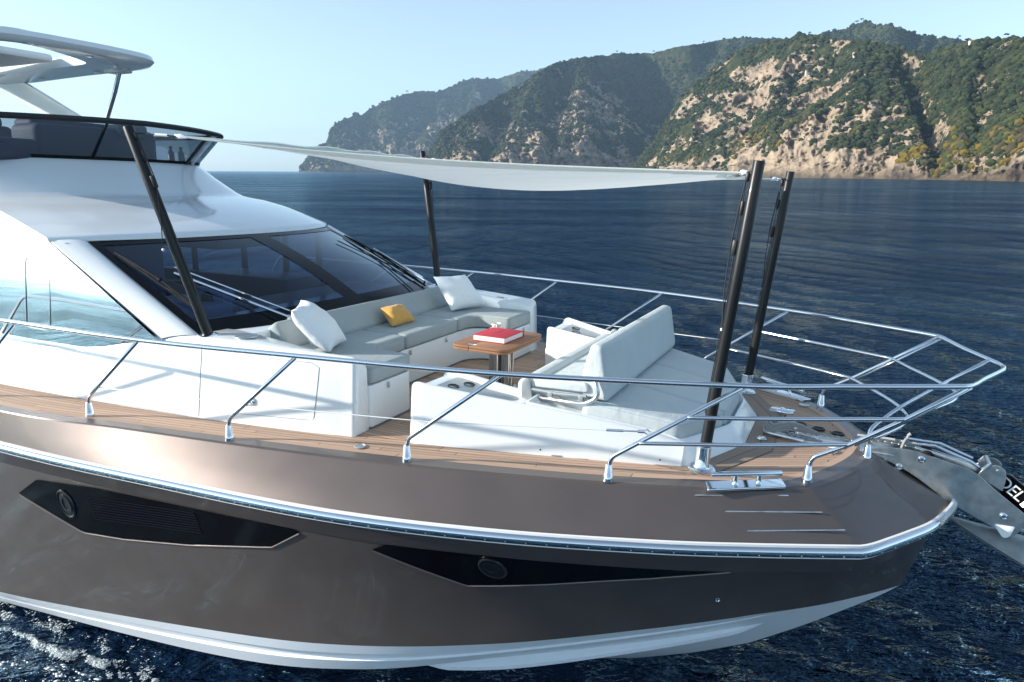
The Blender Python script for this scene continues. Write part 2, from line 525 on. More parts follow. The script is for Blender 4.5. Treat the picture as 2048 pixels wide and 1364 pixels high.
f_teak, f_gun, f_rub, f_knu, f_chi, f_chl = map(fx, (TEAK_E, GUN, RUB, KNU, CHI, CHL))

def hull_y(x, z):
    """half breadth of the topside between knuckle and chine"""
    yk = f_knu(x)[0]-.02; yc, zc = f_chi(x)
    t = np.clip((Z_KNU-z)/(Z_KNU-zc), 0, 1)
    return yk+(yc-yk)*t - .10*np.sin(np.pi*t)*np.clip((x+7)/7, .15, 1)

def row_of(P, PB, z=None, n1=90, n2=26):
    def conv(Q):
        Q = np.array(Q, float)
        if Q.shape[1] == 2: Q = np.concatenate([Q, np.full((len(Q), 1), z)], 1)
        return Q
    a = resample(catmull(conv(P), 12), n1)
    b = resample(catmull(conv(PB), 8), n2)
    return np.concatenate([a, b[1:]])

# ------------------------------------------------------------------ windscreen surface: s -1 starboard .. 1 port, t 0 bottom .. 1 top
def ws(s, t, off=0.0):
    b = np.array([-4.42-.45*s*s, 2.12*s, .84-.045*s*s])
    u = np.array([-6.18-.52*s*s, 1.95*s, 1.60-.015*s*s])
    p = b+(u-b)*t
    n = np.array([.40, .22*s, .90]); n /= np.linalg.norm(n)
    p = p+n*(.05*math.sin(math.pi*t)*(1-s*s)+off)
    return p
# ------------------------------------------------------------------ the yacht: one thing, many parts
yacht = thing('motor_yacht', 'large white and bronze motor yacht heeling gently on the dark blue sea', 'motor yacht', (-4.0, 0, -2.85))
Y = yacht
def plank_attr(o, vals):
    a = o.data.attributes.new('plank', 'FLOAT', 'POINT')
    a.data.foreach_set('value', [float(v) for v in vals])

# hull: teak edge -> gunwale -> rubbing strake -> knuckle -> chine
def both(rows):
    """rows are starboard or port half rows (y >= 0), gives the full shell"""
    g = grid(rows)
    return join(g, mirror(g))
rT = row_of(TEAK_E, TEAK_BOW, .004); rG = row_of(GUN, GUN_BOW, .0); rR = row_of(RUB, RUB_BOW, Z_RUB)
rK = row_of(KNU, KNU_BOW, Z_KNU); rC = row_of(CHI, CHI_BOW); rL = row_of(CHL, CHL_BOW); rE = row_of(KEEL, KEEL_BOW)
def lift(a, k, dz):
    b = a.copy(); b[:, 2] += dz; return b
rG1 = rG + (rR-rG)*.08; rG1[:, 2] = -.012
rR0 = rG + (rR-rG)*.93; rR0[:, 2] = -.35*.90
slope_mid = rG + (rR-rG)*.5; slope_mid[:, 2] = -.35*.5+.012
# knuckle step, then topside on fixed x so that the windows can follow it
rK2 = rK.copy(); rK2[:, 1] = np.maximum(rK2[:, 1]-.02, 0); rK2[:, 2] -= .004
n1 = 90
side = []
for q in (0, .12, .3, .5, .7, .88, 1):
    xs = rK[:n1, 0]
    row = []
    for i in range(len(rK)):
        if i < n1 and rK[i, 0] <= .45:
            x = rK[i, 0]; zc = f_chi(x)[1]; z = Z_KNU-.004+(zc-Z_KNU)*q
            row.append((x, float(hull_y(x, z)), z))
        else:
            # blend towards the stem
            i0 = np.searchsorted(rK[:n1, 0], .45)
            u = (i-i0)/(len(rK)-1-i0)
            xa = .45
            ka = np.array([xa, f_knu(xa)[0]-.02, Z_KNU-.004]); 
            kk = resample(np.concatenate([[ka], rK2[rK2[:, 0] > .5]]), 60)
            ca = np.array([xa, *f_chi(xa)]); cc = resample(np.concatenate([[ca], rC[rC[:, 0] > .5]]), 60)
            a = np.array([np.interp(u*59, range(60), kk[:, j]) for j in range(3)])
            b = np.array([np.interp(u*59, range(60), cc[:, j]) for j in range(3)])
            p = a+(b-a)*q
            p[1] -= .10*math.sin(math.pi*q)*(1-u)
            p[1] = max(p[1], 0)
            row.append(tuple(p))
    side.append(row)
hull = mesh_obj('hull', both([rT, rG, rG1, slope_mid, rR0, rR]), M['hull'], Y, angle=11)
mesh_obj('topside', both([rR, lift(rR, 0, -.05), rK, rK2]), M['hull'], Y, angle=25)
mesh_obj('lower_topside', both(side), M['hull'], Y, angle=30)
rC2 = np.array(side[-1])
def brow(q, dy, dz=0):
    r = rC2*(1-q)+rL*q
    fade = np.clip((1.55-r[:, 0])/1.2, 0, 1)*np.clip((r[:, 0]+8)/4, .15, 1)
    r[:, 1] = np.maximum(r[:, 1]+dy*fade, 0); r[:, 2] += dz*fade
    return r
bot = mesh_obj('hull_bottom', both([rC2, brow(.30, .012), brow(.36, -.022, .0), brow(.55, -.018), brow(.60, .01), brow(.97, .012), rL]), M['boot'], Y, angle=15)
rLk = rL*.97+rE*.03
mesh_obj('keel_bottom', both([rL, rLk, rL*.5+rE*.5, rE]), M['boot'], Y, angle=30)
# spray rail under the chine
sp = catmull([(-2.5, 1.84, -2.30), (-1.6, 1.46, -2.23), (-.5, .92, -2.02), (.3, .52, -1.82), (.75, .30, -1.66)], 10)
rows = []
for i, p in enumerate(sp):
    k = .075*min(1, (len(sp)-1-i)/10+.05)*min(1, i/4+.1)
    p = np.array(p)
    rows.append([p+(0, -.02, .05*k/.07), p+(0, k*.9, -.02*k/.07), p+(0, k*.75, -.06*k/.07), p+(0, -.05, -.09*k/.07)])
mesh_obj('spray_rail', join(grid(rows), mirror(grid(rows))), M['boot'], bot, angle=20)

# rubbing strake
rub_path = np.concatenate([rR, (rR[:-1]*[1, -1, 1])[::-1]])
rub_path = [p for i, p in enumerate(rub_path)]
def prof_sweep(path, prof):
    """sweep a (out, up) profile along a near-level path"""
    rows = []
    P = np.array(path)
    for i in range(len(P)):
        t = P[min(i+1, len(P)-1)]-P[max(i-1, 0)]; t = t/np.linalg.norm(t)
        out = np.array([-t[1], t[0], 0]); out /= np.linalg.norm(out)
        rows.append([P[i]+out*a+np.array([0, 0, b]) for a, b in prof])
    return grid(rows, True, True)
rp = [(-.01, .038), (.018, .034), (.034, .022), (.041, .002), (.040, -.020), (.029, -.038), (.008, -.047), (-.01, -.047)]
rub = mesh_obj('rubbing_strake', prof_sweep(rub_path, rp), M['chrome'], Y, angle=60)
mesh_obj('strake_seat', prof_sweep(rub_path, [(-.01, .052), (.010, .050), (.012, -.056), (-.01, -.058)]), M['white_plastic'], rub, angle=40)
riv = []
Pst = resample(rub_path[:len(rR)], 110)
for i in range(40, 108):
    p = Pst[i]; t = Pst[i+1]-Pst[i-1]; o = np.array([-t[1], t[0], 0]); o /= np.linalg.norm(o)
    c = p+o*.038+np.array([0, 0, -.022])
    mesh_obj('rivet', lathe([(.0055, 0), (.004, .004), (.0005, .005)], (c[0], -c[1], c[2]), 8, (o[0], -o[1], 0)), M['satin'], rub)

# hull windows on the starboard side
def hull_window(lo, up, ring, louv=None):
    """lo / up: outline as (x, z); a strip of columns on the topside surface"""
    lo = np.array(lo); up = np.array(up)
    xs = np.linspace(max(lo[0, 0], up[0, 0]), min(lo[-1, 0], up[-1, 0]), 60)
    def P(x, z, o): return (x, -(float(hull_y(x, z))+o), z)
    rows = []
    for x in xs:
        a = np.interp(x, lo[:, 0], lo[:, 1]); b = max(np.interp(x, up[:, 0], up[:, 1]), a+.002)
        rows.append([P(x, a+(b-a)*k/4, .010) for k in range(5)])
    w = mesh_obj('hull_window', grid(rows), M['black'], Y, angle=180)
    edge = [P(x, np.interp(x, lo[:, 0], lo[:, 1])-.008, .008) for x in xs]
    mesh_obj('window_lip', tube(edge, .010, 8), M['hull'], w)
    cx, cz, rx, rz = ring
    pts = [P(cx+rx*math.cos(a), cz+rz*math.sin(a), .016) for a in np.linspace(0, 2*math.pi, 33)[:-1]]
    rows = []
    C0 = Vector(P(cx, cz, .016))
    for k in range(8):
        s = 1+.09*math.cos(2*math.pi*k/8); dy = .014*math.sin(2*math.pi*k/8)
        rows.append([C0+(Vector(p)-C0)*s+Vector((0, -dy, 0)) for p in pts])
    rows.append(rows[0])
    mesh_obj('porthole_ring', grid(rows, True), M['slot'], w)
    rows = [[C0+(Vector(p)-C0)*s+Vector((0, -d, 0)) for p in pts] for s, d in ((.93, .004), (.72, .004), (.70, .012), (.45, .012), (.42, .004), (.02, .002))]
    mesh_obj('porthole_glass', grid(rows, True), M['mattblack'], w, angle=20)
    if louv:
        (xa, xb, za0, za1, zb0, zb1) = louv
        g = []
        for k in range(9):
            t = k/8
            p = [P(xa+(xb-xa)*u, (za0+(za1-za0)*t)*(1-u)+(zb0+(zb1-zb0)*t)*u, .013) for u in np.linspace(0, 1, 12)]
            g.append(tube(p, .006, 6))
        mesh_obj('vent_louvre', join(*g), M['louvre'], w)
    return w
hull_window([(-6.66, -.985), (-5.83, -1.275), (-5.27, -1.235), (-4.42, -1.117), (-3.43, -.914), (-3.06, -.668)],
            [(-6.66, -.972), (-6.28, -.735), (-5.39, -.66), (-4.28, -.645), (-3.10, -.632), (-3.06, -.655)],
            (-5.925, -.95, .10, .155), (-5.58, -4.2, -.80, -1.06, -.70, -.93))
hull_window([(-2.40, -.73), (-1.71, -1.068), (-1.44, -1.035), (-1.03, -.97), (-.25, -.813), (.345, -.645)],
            [(-2.40, -.722), (-2.26, -.640), (-1.7, -.636), (-.95, -.634), (-.2, -.633), (.345, -.634)],
            (-1.43, -.80, .10, .125))
mesh_obj('drain_outlet', lathe([(.022, 0), (.026, .006), (.016, .012), (.012, .004)], (.216, -1.19, -1.17), 14, (.35, -.85, -.3)), M['chrome'], Y)

# decks
def deck_sheet():
    V, F, A = [], [], []
    xs = np.concatenate([np.linspace(-14, -3, 45), np.linspace(-2.8, .66, 36)])
    def ext(x): return float(f_teak(x)[0]) if x < .3 else 1.34-.555*(x-.3)
    n = 8
    for s in (1, -1):
        o = len(V)
        for x in xs:
            t = float(f_teak(x)[0])
            for k in range(n+1):
                y = t*(1-k/n) if x > -2.4 else t-(t-1.2)*k/n
                V.append((x, s*y, 0.0)); A.append(ext(x)-y)
        for i in range(len(xs)-1):
            for k in range(n):
                a = o+i*(n+1)+k; q = (a, a+1, a+n+2, a+n+1)
                F.append(q if s < 0 else q[::-1])
        o = len(V)
        B = resample(catmull([(a, b, 0) for a, b in TEAK_BOW], 8), 14)
        for p in B:
            for k in range(n+1):
                x = .66+(p[0]-.66)*1; y = p[1]*(1-k/n)
                V.append((x, s*y, 0.0)); A.append(ext(x)-y)
        for i in range(len(B)-1):
            for k in range(n):
                a = o+i*(n+1)+k; q = (a, a+1, a+n+2, a+n+1)
                F.append(q if s < 0 else q[::-1])
    return (V, F), A
g, A = deck_sheet()
deck = mesh_obj('teak_deck', g, M['teak'], Y, smooth=False)
plank_attr(deck, A)
V, F, A = [], [], []
for i, x in enumerate(np.linspace(-3.7, -.9, 12)):
    h = 2.16+(1.50-2.16)*(x+3.7)/2.8
    for k in range(9):
        y = -h+2*h*k/8; V.append((x, y, .004)); A.append(y+5)
for i in range(11):
    for k in range(8):
        a = i*9+k; F.append((a, a+1, a+10, a+9)[::-1])
sole = mesh_obj('cockpit_sole', (V, F), M['teak'], Y, smooth=False)
plank_attr(sole, A)
# margin plank round the bow
tb = resample(np.concatenate([[(x, float(f_teak(x)[0]), 0) for x in np.linspace(-9, .6, 40)], catmull([(a, b, 0) for a, b in TEAK_BOW], 8)]), 110)
V, F, A = [], [], []
T2 = np.concatenate([tb, (tb[:-1]*[1, -1, 1])[::-1]])
for i in range(len(T2)):
    t = T2[min(i+1, len(T2)-1)]-T2[max(i-1, 0)]; t /= np.linalg.norm(t); o = np.array([-t[1], t[0], 0])
    for d, a in ((0, .0051), (.062, .0545)):
        p = T2[i]-o*d; V.append((p[0], p[1], .004)); A.append(a)
for i in range(len(T2)-1):
    F.append((2*i, 2*i+1, 2*i+3, 2*i+2)[::-1])
mg = mesh_obj('margin_plank', (V, F), M['teak'], deck, smooth=False)
plank_attr(mg, A)
# planks following the front of the sunbathing pad
base_bot = [(-.09, 1.24), (.24, .46), (.24, -.46), (-.09, -1.24)]
V, F, A = [], [], []
outl = [(-.42, 1.33)]+base_bot+[(-.42, -1.33)]
out2 = [(-.42+.28, 1.33+.02), (.14, 1.24), (.48, .53), (.48, -.53), (.14, -1.24), (-.14, -1.35)]
for (a, b), (c, d) in zip(outl, out2):
    V += [(a, b, .005), (c, d, .005)]; A += [.004, .224]
for i in range(len(outl)-1):
    F.append((2*i, 2*i+1, 2*i+3, 2*i+2))
hb = mesh_obj('border_planks', (V, F), teak_mat('shade_toned_border_planks', (.30, .225, .17), (.20, .155, .12), width=.11, caulk=.055, joints=False), deck, smooth=False)  # darker than the deck teak: the shade before the pad is painted in
plank_attr(hb, A)

# coamings along the side decks
CO_B = fx([(-14, 2.75), (-10, 2.71), (-7.53, 2.61), (-5.95, 2.485), (-4.55, 2.335), (-3.5, 2.15), (-3.05, 2.045), (-2.9, 2.0)])
CO_Z = fx([(-14, .44), (-8.2, .47), (-6.6, .505), (-6.25, .53), (-5.9, .60), (-5.5, .70), (-5.1, .755), (-4.5, .785), (-3.6, .755), (-3.1, .735), (-2.9, .725)])
def co_top(x):
    return CO_B(x)[0]-np.interp(x, [-6, -4.6, -3.4, -2.9], [.13, .11, .055, .045])
def coaming():
    rows = []
    def sec(x, k=1.0, X=None, dz=0.0):
        yb = CO_B(x)[0]; z = CO_Z(x)[0]-dz; yt = co_top(x)
        zi = z+np.interp(x, [-4.6, -3.0], [.012, -.075])
        S = [(yb, 0), (yb-.002, .03), ((yb+yt)/2, z*.5), (yt, z-.05), (yt-.010, z-.022), (yt-.030, z-.006), (yt-.06, z), (1.845, zi+.003), (1.81, zi-.012), (1.797, zi-.04), (1.795, .36), (1.795, 0)]
        c = np.array([1.90, .33])
        return [(x if X is None else X, c[0]+(a-c[0])*k, (b if b < .02 else c[1]+(b-c[1])*k)) for a, b in S]
    for x in list(np.linspace(-14, -6.6, 12))+list(np.linspace(-6.5, -3.03, 36)): rows.append(sec(x))
    rows += [sec(-3.03, .985, -3.008), sec(-3.03, .94, -2.988), sec(-3.03, .86, -2.978)]
    return grid(rows, False), rows[-1]
g, lastrow = coaming()
v, f = g
n = len(lastrow); f = f+[tuple(len(v)-n+i for i in range(n))]
g = (v, f)
co_p = mesh_obj('coaming', g, M['gel'], Y, angle=50)
co_s = mesh_obj('coaming', mirror(g), M['gel'], Y, angle=50)
for s in (-1, 1):
    line = []
    def cs(x, z, o=.001):
        yb = CO_B(x)[0]; zt = CO_Z(x)[0]
        yt = co_top(x)
        y = np.interp(z, [0, .03, zt*.5, zt-.05], [yb, yb-.002, (yb+yt)/2, yt])
        return (x, s*(y+o), z)
    par = co_s if s < 0 else co_p
    loop = [cs(-4.60, z) for z in np.linspace(.09, .66, 8)]+[cs(x, .66) for x in np.linspace(-4.55, -3.40, 10)]+[cs(-3.34+.02, .62), cs(-3.33, .5), cs(-3.35, .3), cs(-3.37, .15), cs(-3.40, .125)]+[cs(x, .12-.03*(x+3.4)/-1.2) for x in np.linspace(-3.45, -4.60, 10)]
    lk = mesh_obj('locker_door', join(tube([cs(-4.63, z) for z in np.linspace(.02, .70, 10)], .003, 6), tube(loop[8:], .0028, 6)), M['greymetal'], par)
    p = cs(-4.02, .235, .0)
    mesh_obj('door_latch', lathe([(.034, 0), (.036, .006), (.024, .012), (.018, .006), (.008, .008)], p, 18, (0, s, .12)), M['chrome'], lk)
def co_surf(x, y):
    z = CO_Z(x)[0]; zi = z+np.interp(x, [-4.6, -3.0], [.012, -.075])
    yo = co_top(x)-.06
    return (x, y, float(np.interp(y, [1.845, yo], [zi+.003, z]))+.001)
hj = mesh_obj('hatch_joint', tube([co_surf(x, y) for x, y in ((-4.25, 2.12), (-4.0, 2.06), (-3.7, 1.985), (-3.42, 1.915), (-3.40, 1.86), (-3.7, 1.88), (-4.2, 1.90))], .003, 6), M['greymetal'], co_p)
mesh_obj('finger_slot', box(-.055, .055, -.012, .012, 0, .003, .001, T=Matrix.Translation(co_surf(-3.52, 1.905)) @ Matrix.Rotation(R(-8), 4, 'Z')), M['mattblack'], hj)
# plate under the windscreen, where the after shade poles stand
pl = roundpoly([(-5.45, -2.0), (-4.36, -1.86), (-4.36, 1.86), (-5.45, 2.0)], .03, 3)
mesh_obj('windscreen_deck', pad(pl, .50, .795, .012, 3, zf=lambda x, y: -.012*(y/1.9)**2), M['gel'], Y)
# seat base of the U-shaped settee
U = [(-4.62, 1.80), (-2.965, 1.80), (-2.965, 1.10), (-3.36, 1.10), (-3.53, .93), (-3.53, -.93), (-3.36, -1.10), (-2.965, -1.10), (-2.965, -1.80), (-4.62, -1.80)]
Ub = roundpoly(U, [0, .05, .10, .12, .12, .12, .12, .10, .05, 0], 5)
sb = mesh_obj('settee_base', pad(Ub, 0.0, .425, .015, 2, rb=.004), M['gel2'], Y)
mesh_obj('base_plinth', pad(inset(Ub, -.012), .004, .022, .004, 1), M['deepgrey'], sb)
for x, y, nx, ny in ((-3.522, -.33, 1, 0), (-3.522, .46, 1, 0), (-3.47, 1.03, .7, .7), (-2.957, -1.52, 1, 0), (-2.957, 1.52, 1, 0)):
    mesh_obj('locker_catch', join(box(-.014, .014, -.03, .03, 0, .012, .01, T=Matrix.Translation((x, y, .375)) @ Vector((nx, ny, 0)).to_track_quat('Z', 'Y').to_matrix().to_4x4()),
             lathe([(.009, 0), (.008, .005), (.003, .006)], (x+.012*nx, y+.012*ny, .365), 10, (nx, ny, 0))), M['satin'], sb)

# console mouldings either side of the bow seat
RZ = fx([(-2.45, .555), (-1.88, .475), (-1.39, .415), (-.84, .335), (-.43, .26), (-.2, .19)])
CB = fx([(-2.52, 1.925), (-1.22, 1.585), (-.09, 1.245)])
def console():
    rows = []
    xs = list(np.linspace(-2.42, -1.56, 12))+list(np.linspace(-1.50, -.16, 18))
    def sec(x, k=1.0, dx=0):
        z = RZ(x)[0]; yb = CB(x)[0]; yt = yb-.045
        if x < -1.53:
            yi = 1.16
            S = [(yb, 0), (yb-.002, .03), (yt, z-.035), (yt-.012, z-.010), (yt-.035, z), (yt-.065, z-.003), (yt-.085, z-.05), (yi+.085, z-.065), (yi+.065, z-.025), (yi+.03, z-.022), (yi+.006, z-.05), (yi-.005, .255), (yi-.03, .245), (yi-.035, 0)]
        else:
            S = [(yb, 0), (yb-.002, .03), (yt, z-.035), (yt-.012, z-.010), (yt-.035, z), (yt-.065, z-.003), (yt-.085, z-.05), (yt-.10, z-.06), (yt-.11, z-.065), (yt-.12, z-.07), (yt-.125, z-.08), (yt-.13, z-.12), (yt-.13, z-.15), (yt-.13, 0)]
        c = np.array([(yb+1.16)/2, .25])
        return [(x+dx, c[0]+(p[0]-c[0])*k, (p[1] if p[1] < .02 else c[1]+(p[1]-c[1])*k)) for p in S]
    rows += [sec(xs[0], .84, -.055), sec(xs[0], .93, -.048), sec(xs[0], .98, -.028)]
    for x in xs: rows.append(sec(x))
    v, f = grid(rows)
    n = len(rows[0])
    f = f+[tuple(range(n))[::-1], tuple(len(v)-n+i for i in range(n))]
    return v, f
g = console()
for s, gg in ((1, g), (-1, mirror(g))):
    c = mesh_obj('console', gg, M['gel'], Y, angle=50)
    zt = lambda x, y: RZ(x)[0]-.068+.03*(y*s-1.45)
    tr = roundpoly([(-2.33, 1.26), (-2.12, 1.25), (-1.98, 1.34), (-1.66, 1.30), (-1.62, 1.40), (-1.74, 1.52), (-2.33, 1.715)], .05, 4)
    t = mesh_obj('cup_tray', pad([(a, s*b) for a, b in tr], -.02, .016, .006, 2, zf=zt), M['greymetal'], c)
    for x, y in ((-2.14, 1.37), (-2.21, 1.54)):
        z = zt(x, y*s)+.015
        mesh_obj('cup_holder', lathe([(.050, 0), (.056, .004), (.050, .007), (.045, .004), (.043, .0015), (.001, .0012)], (x, s*y, z), 22, (.14, 0, 1)), M['mattblack'], t)

    for x, z in ((-1.30, .05), (-.33, .045)):
        mesh_obj('drain_hole', lathe([(.008, 0), (.0075, .002), (.001, .0015)], (x, s*(CB(x)[0]-.0045), z), 12, (.25, s, 0)), M['mattblack'], c)
    mesh_obj('scupper', box(-.045, .045, -.002, .003, 0, .012, .001, T=Matrix.Translation((-1.16, s*(CB(-1.16)[0]), .003)) @ Matrix.Rotation(R(-15*s if s > 0 else 15), 4, 'Z')), M['greymetal'], c)

# raised base of the sunbathing pad
def frustum(bot, top, zb, ztop, rad=.05):
    n = len(bot)
    a = roundpoly(bot, rad, 4); b = roundpoly(top, rad, 4)
    def zz(p): return ztop(p[0])
    rows = [[(p[0], p[1], zb) for p in a]]
    for k, e in ((.5, 0), (.86, 0), (.95, .0)):
        rows.append([(p[0]+(q[0]-p[0])*k, p[1]+(q[1]-p[1])*k, zb+(zz(q)-zb)*k) for p, q in zip(a, b)])
    bi = inset(b, .02)
    rows.append([(q[0], q[1], zz(q)-.003) for q in b]); rows.append([(q[0], q[1], zz(q)) for q in bi])
    b3 = inset(b, .06); rows.append([(q[0], q[1], zz(q)-.045) for q in b3])
    v, f = grid(rows, True)
    o = len(v)-len(b3)
    f += [tuple(o+i for i in t) for t in fill2d(b3)]
    return v, f
bt = [(-1.5, 1.60), (-.22, 1.235), (-.09, 1.245), (.24, .46), (.24, -.46), (-.09, -1.245), (-.22, -1.235), (-1.5, -1.60)]
tp = [(-1.5, 1.52), (-.30, 1.16), (-.20, 1.165), (.11, .43), (.11, -.43), (-.20, -1.165), (-.30, -1.16), (-1.5, -1.52)]
mesh_obj('sunpad_base', frustum(bt, tp, 0, lambda x: float(RZ(min(x, -.2))[0])-max(0, x+.2)*.10, .07), M['gel'], Y, angle=50)
mesh_obj('bench_base', box(-1.72, -1.0, -1.18, 1.18, 0, .40, .02), M['gel2'], Y)

# windscreen, its frame, and the pillars
ns, nt = 40, 12
wsg = mesh_obj('windscreen', grid([[tuple(ws(s, t)) for s in np.linspace(-1, 1, ns)] for t in np.linspace(-.06, 1, nt)]), M['ws'], Y, angle=180)
def ws_band(s0, s1, t0, t1, ns=30, nt=4, off=.006):
    return grid([[tuple(ws(s, t, off)) for s in np.linspace(s0, s1, ns)] for t in np.linspace(t0, t1, nt)])
mesh_obj('windscreen_frame', join(ws_band(-1, 1, -.08, .085), ws_band(-1, 1, .945, 1.0), ws_band(-1.0, -.955, .085, .945, 4, 14), ws_band(.955, 1.0, .085, .945, 4, 14)), M['black'], wsg, angle=180)
mesh_obj('windscreen_mullion', grid([[tuple(ws(s, t, .007)) for s in np.linspace(-.10-.0*t, .012+.04*t, 4)] for t in np.linspace(.085, .945, 14)]), M['black'], wsg, angle=180)
def pillar(s):
    e0 = np.array(ws(s, -.05, .012)); e1 = np.array(ws(s, 1.0, .012))
    o0 = np.array([-5.12, s*2.30, .74]); o1 = np.array([-6.93, s*2.215, 1.60])
    rows = []
    for t in np.linspace(0, 1, 16):
        a = e0+(e1-e0)*t; b = o0+(o1-o0)*t
        b = b+np.array([-.05, 0, .03])*math.sin(math.pi*t)
        nrm = np.array([.45, s*.5, .75])
        rows.append([a+(0, 0, -.03), a, a+(b-a)*.12+nrm*.022, a+(b-a)*.4+nrm*.03, a+(b-a)*.75+nrm*.02, a+(b-a)*.93+nrm*.004, b, b+np.array([-.02, -s*.015, -.03])])
    g = grid(rows)
    return g if s > 0 else (g[0], [q[::-1] for q in g[1]])
for s in (1, -1):
    mesh_obj('windscreen_pillar', pillar(s), M['gel'], Y, angle=180)
# side glazing: mirror coated to starboard, seen through to port
def side_glass(s):
    rows = []
    for x0, x1 in zip(np.linspace(-14, -6.93, 20), np.linspace(-14, -5.14, 20)):
        r = []
        for t in np.linspace(0, 1, 8):
            x = x1+(x0-x1)*t
            zb = CO_Z(max(x1, -14))[0]+.0; zt = 1.60
            z = zb-.02+(zt-zb+.02)*t
            r.append((x, s*(2.345-.120*t), z))
        rows.append(r)
    g = grid(rows)
    return g
sg = mesh_obj('side_window', side_glass(-1), M['mirror'], Y, angle=180)
pts = roundpoly([(-7.37, .62), (-6.92, .62), (-6.92, 1.405), (-7.37, 1.405)], .09, 6)
mesh_obj('panel_joint', tube([(x, -(2.345-.120*((z-.50)/1.1)+.002), z) for x, z in pts+pts[:1]], .004, 6), M['deepgrey'], sg)
mesh_obj('side_window', side_glass(1), M['clear'], Y, angle=180)
g = []
for x in (-7.15, -7.9, -8.9, -10.2):
    g.append(box(x-.04, x+.04, 2.20, 2.28, .45, 1.60, .01))
g.append(box(-12, -7.1, 2.20, 2.26, 1.50, 1.60, .01))
mesh_obj('window_posts', join(*g), M['mattblack'], Y)

# roof: windscreen head, brow, crease, and the flybridge coaming above it
def urow(xf, w, z, d=.55, p=4.0, drop=0.0, n=41, fr=None):
    r = []
    for k in range(n):
        s = -1+2*k/(n-1)
        a = abs(s)
        if fr is not None: r.append(fr(s)); continue
        ang = s*math.pi/2
        y = w*math.copysign(abs(math.sin(ang))**(2/p), s)
        x = xf-d*(1-abs(math.cos(ang))**(2/p))
        r.append((x, y, z-drop*a**6))
    return [(-14, r[0][1]*1.0, r[0][2])]+r+[(-14, r[-1][1], r[-1][2])]
def head(s):
    e = 1 if abs(s) <= .92 else 0
    k = s/.92
    if abs(k) <= 1:
        p = ws(k, 1.0, .012); return (p[0], p[1], p[2]-.004)
    t = (abs(s)-.92)/.08
    p = np.array(ws(math.copysign(1, s), 1.0, .012)); q = np.array([-6.93, math.copysign(2.225, s), 1.60])
    p = p+(q-p)*t
    return tuple(p)
def yrow(dx, z, w, dz=0, back=0.0):
    """rows that follow the head of the windscreen"""
    out = []
    for k in range(41):
        s = -1+2*k/40
        h = np.array(head(s))
        wr = w/2.225
        out.append((h[0]+dx-back*abs(s)**2, h[1]*wr, z-dz*abs(s)**5))
    return [(-14, out[0][1], out[0][2])]+out+[(-14, out[-1][1], out[-1][2])]
rows = [yrow(0, 1.60, 2.225, .0),
        yrow(-.02, 1.635, 2.225, .0), yrow(-.10, 1.67, 2.22, .01), yrow(-.45, 1.775, 2.205, .01), yrow(-.9, 1.89, 2.18, .0),
        yrow(-1.35, 1.985, 2.18, .01), yrow(-1.68, 2.035, 2.16, .02)]
rows.append(yrow(-1.80, 2.06, 2.14, .02)); rows.append(yrow(-1.90, 2.11, 2.10, .02)); rows.append(yrow(-2.24, 2.31, 2.0, .0)); rows.append(yrow(-2.50, 2.50, 1.92, 0)); rows.append(yrow(-2.56, 2.55, 1.90))
rows.append(yrow(-2.64, 2.57, 1.85))
for r in rows:
    pass
z0 = [(p[0], p[1], 1.60) for p in rows[0]]
rows[0] = z0
mesh_obj('cabin_roof', grid(rows), M['gel'], Y, angle=50)
mesh_obj('roof_lining', grid([[(x, y, 1.585) for y in np.linspace(-2.15, 2.15, 6)] for x in (-14, -6.75)]), M['deepgrey'], Y)
# flybridge wind deflector
base = [p for p in rows[-2][1:-1]]
sty = []
top = []
for i, p in enumerate(base):
    s = -1+2*i/40
    top.append((p[0]+.52-.10*abs(s)**3, p[1]*1.10, 3.06-.03*abs(s)))
fb = [( -14, base[0][1], 2.56)]+base+[(-14, base[-1][1], 2.56)]
ft = [(-14, top[0][1], 3.06)]+top+[(-14, top[-1][1], 3.06)]
md = [tuple((np.array(a)+np.array(b))/2) for a, b in zip(fb, ft)]
fg = mesh_obj('wind_deflector', grid([fb, md, ft]), M['fly'], Y, angle=180)
mesh_obj('deflector_rail', join(tube(ft, .030, 10), tube([(p[0], p[1], p[2]-.035) for p in ft], .014, 8)), M['mattblack'], fg)
mesh_obj('deflector_foot', grid([[(p[0]+.012, p[1]*1.004, p[2]-.015) for p in fb], [(p[0]+.035, p[1]*1.008, p[2]+.035) for p in fb]]), M['black'], fg, angle=180)
def fly_post(i, r=.022, o=0.0):
    return tube([np.array(base[i])+(0.03, 0, 0), np.array(top[i])+(-.005, 0, -.02)], r, 8)
mesh_obj('deflector_post', fly_post(15, .014), M['black'], fg)
mesh_obj('deflector_post', fly_post(34, .028), M['mattblack'], fg)
mesh_obj('deflector_post', fly_post(36, .030), M['satin'], fg)
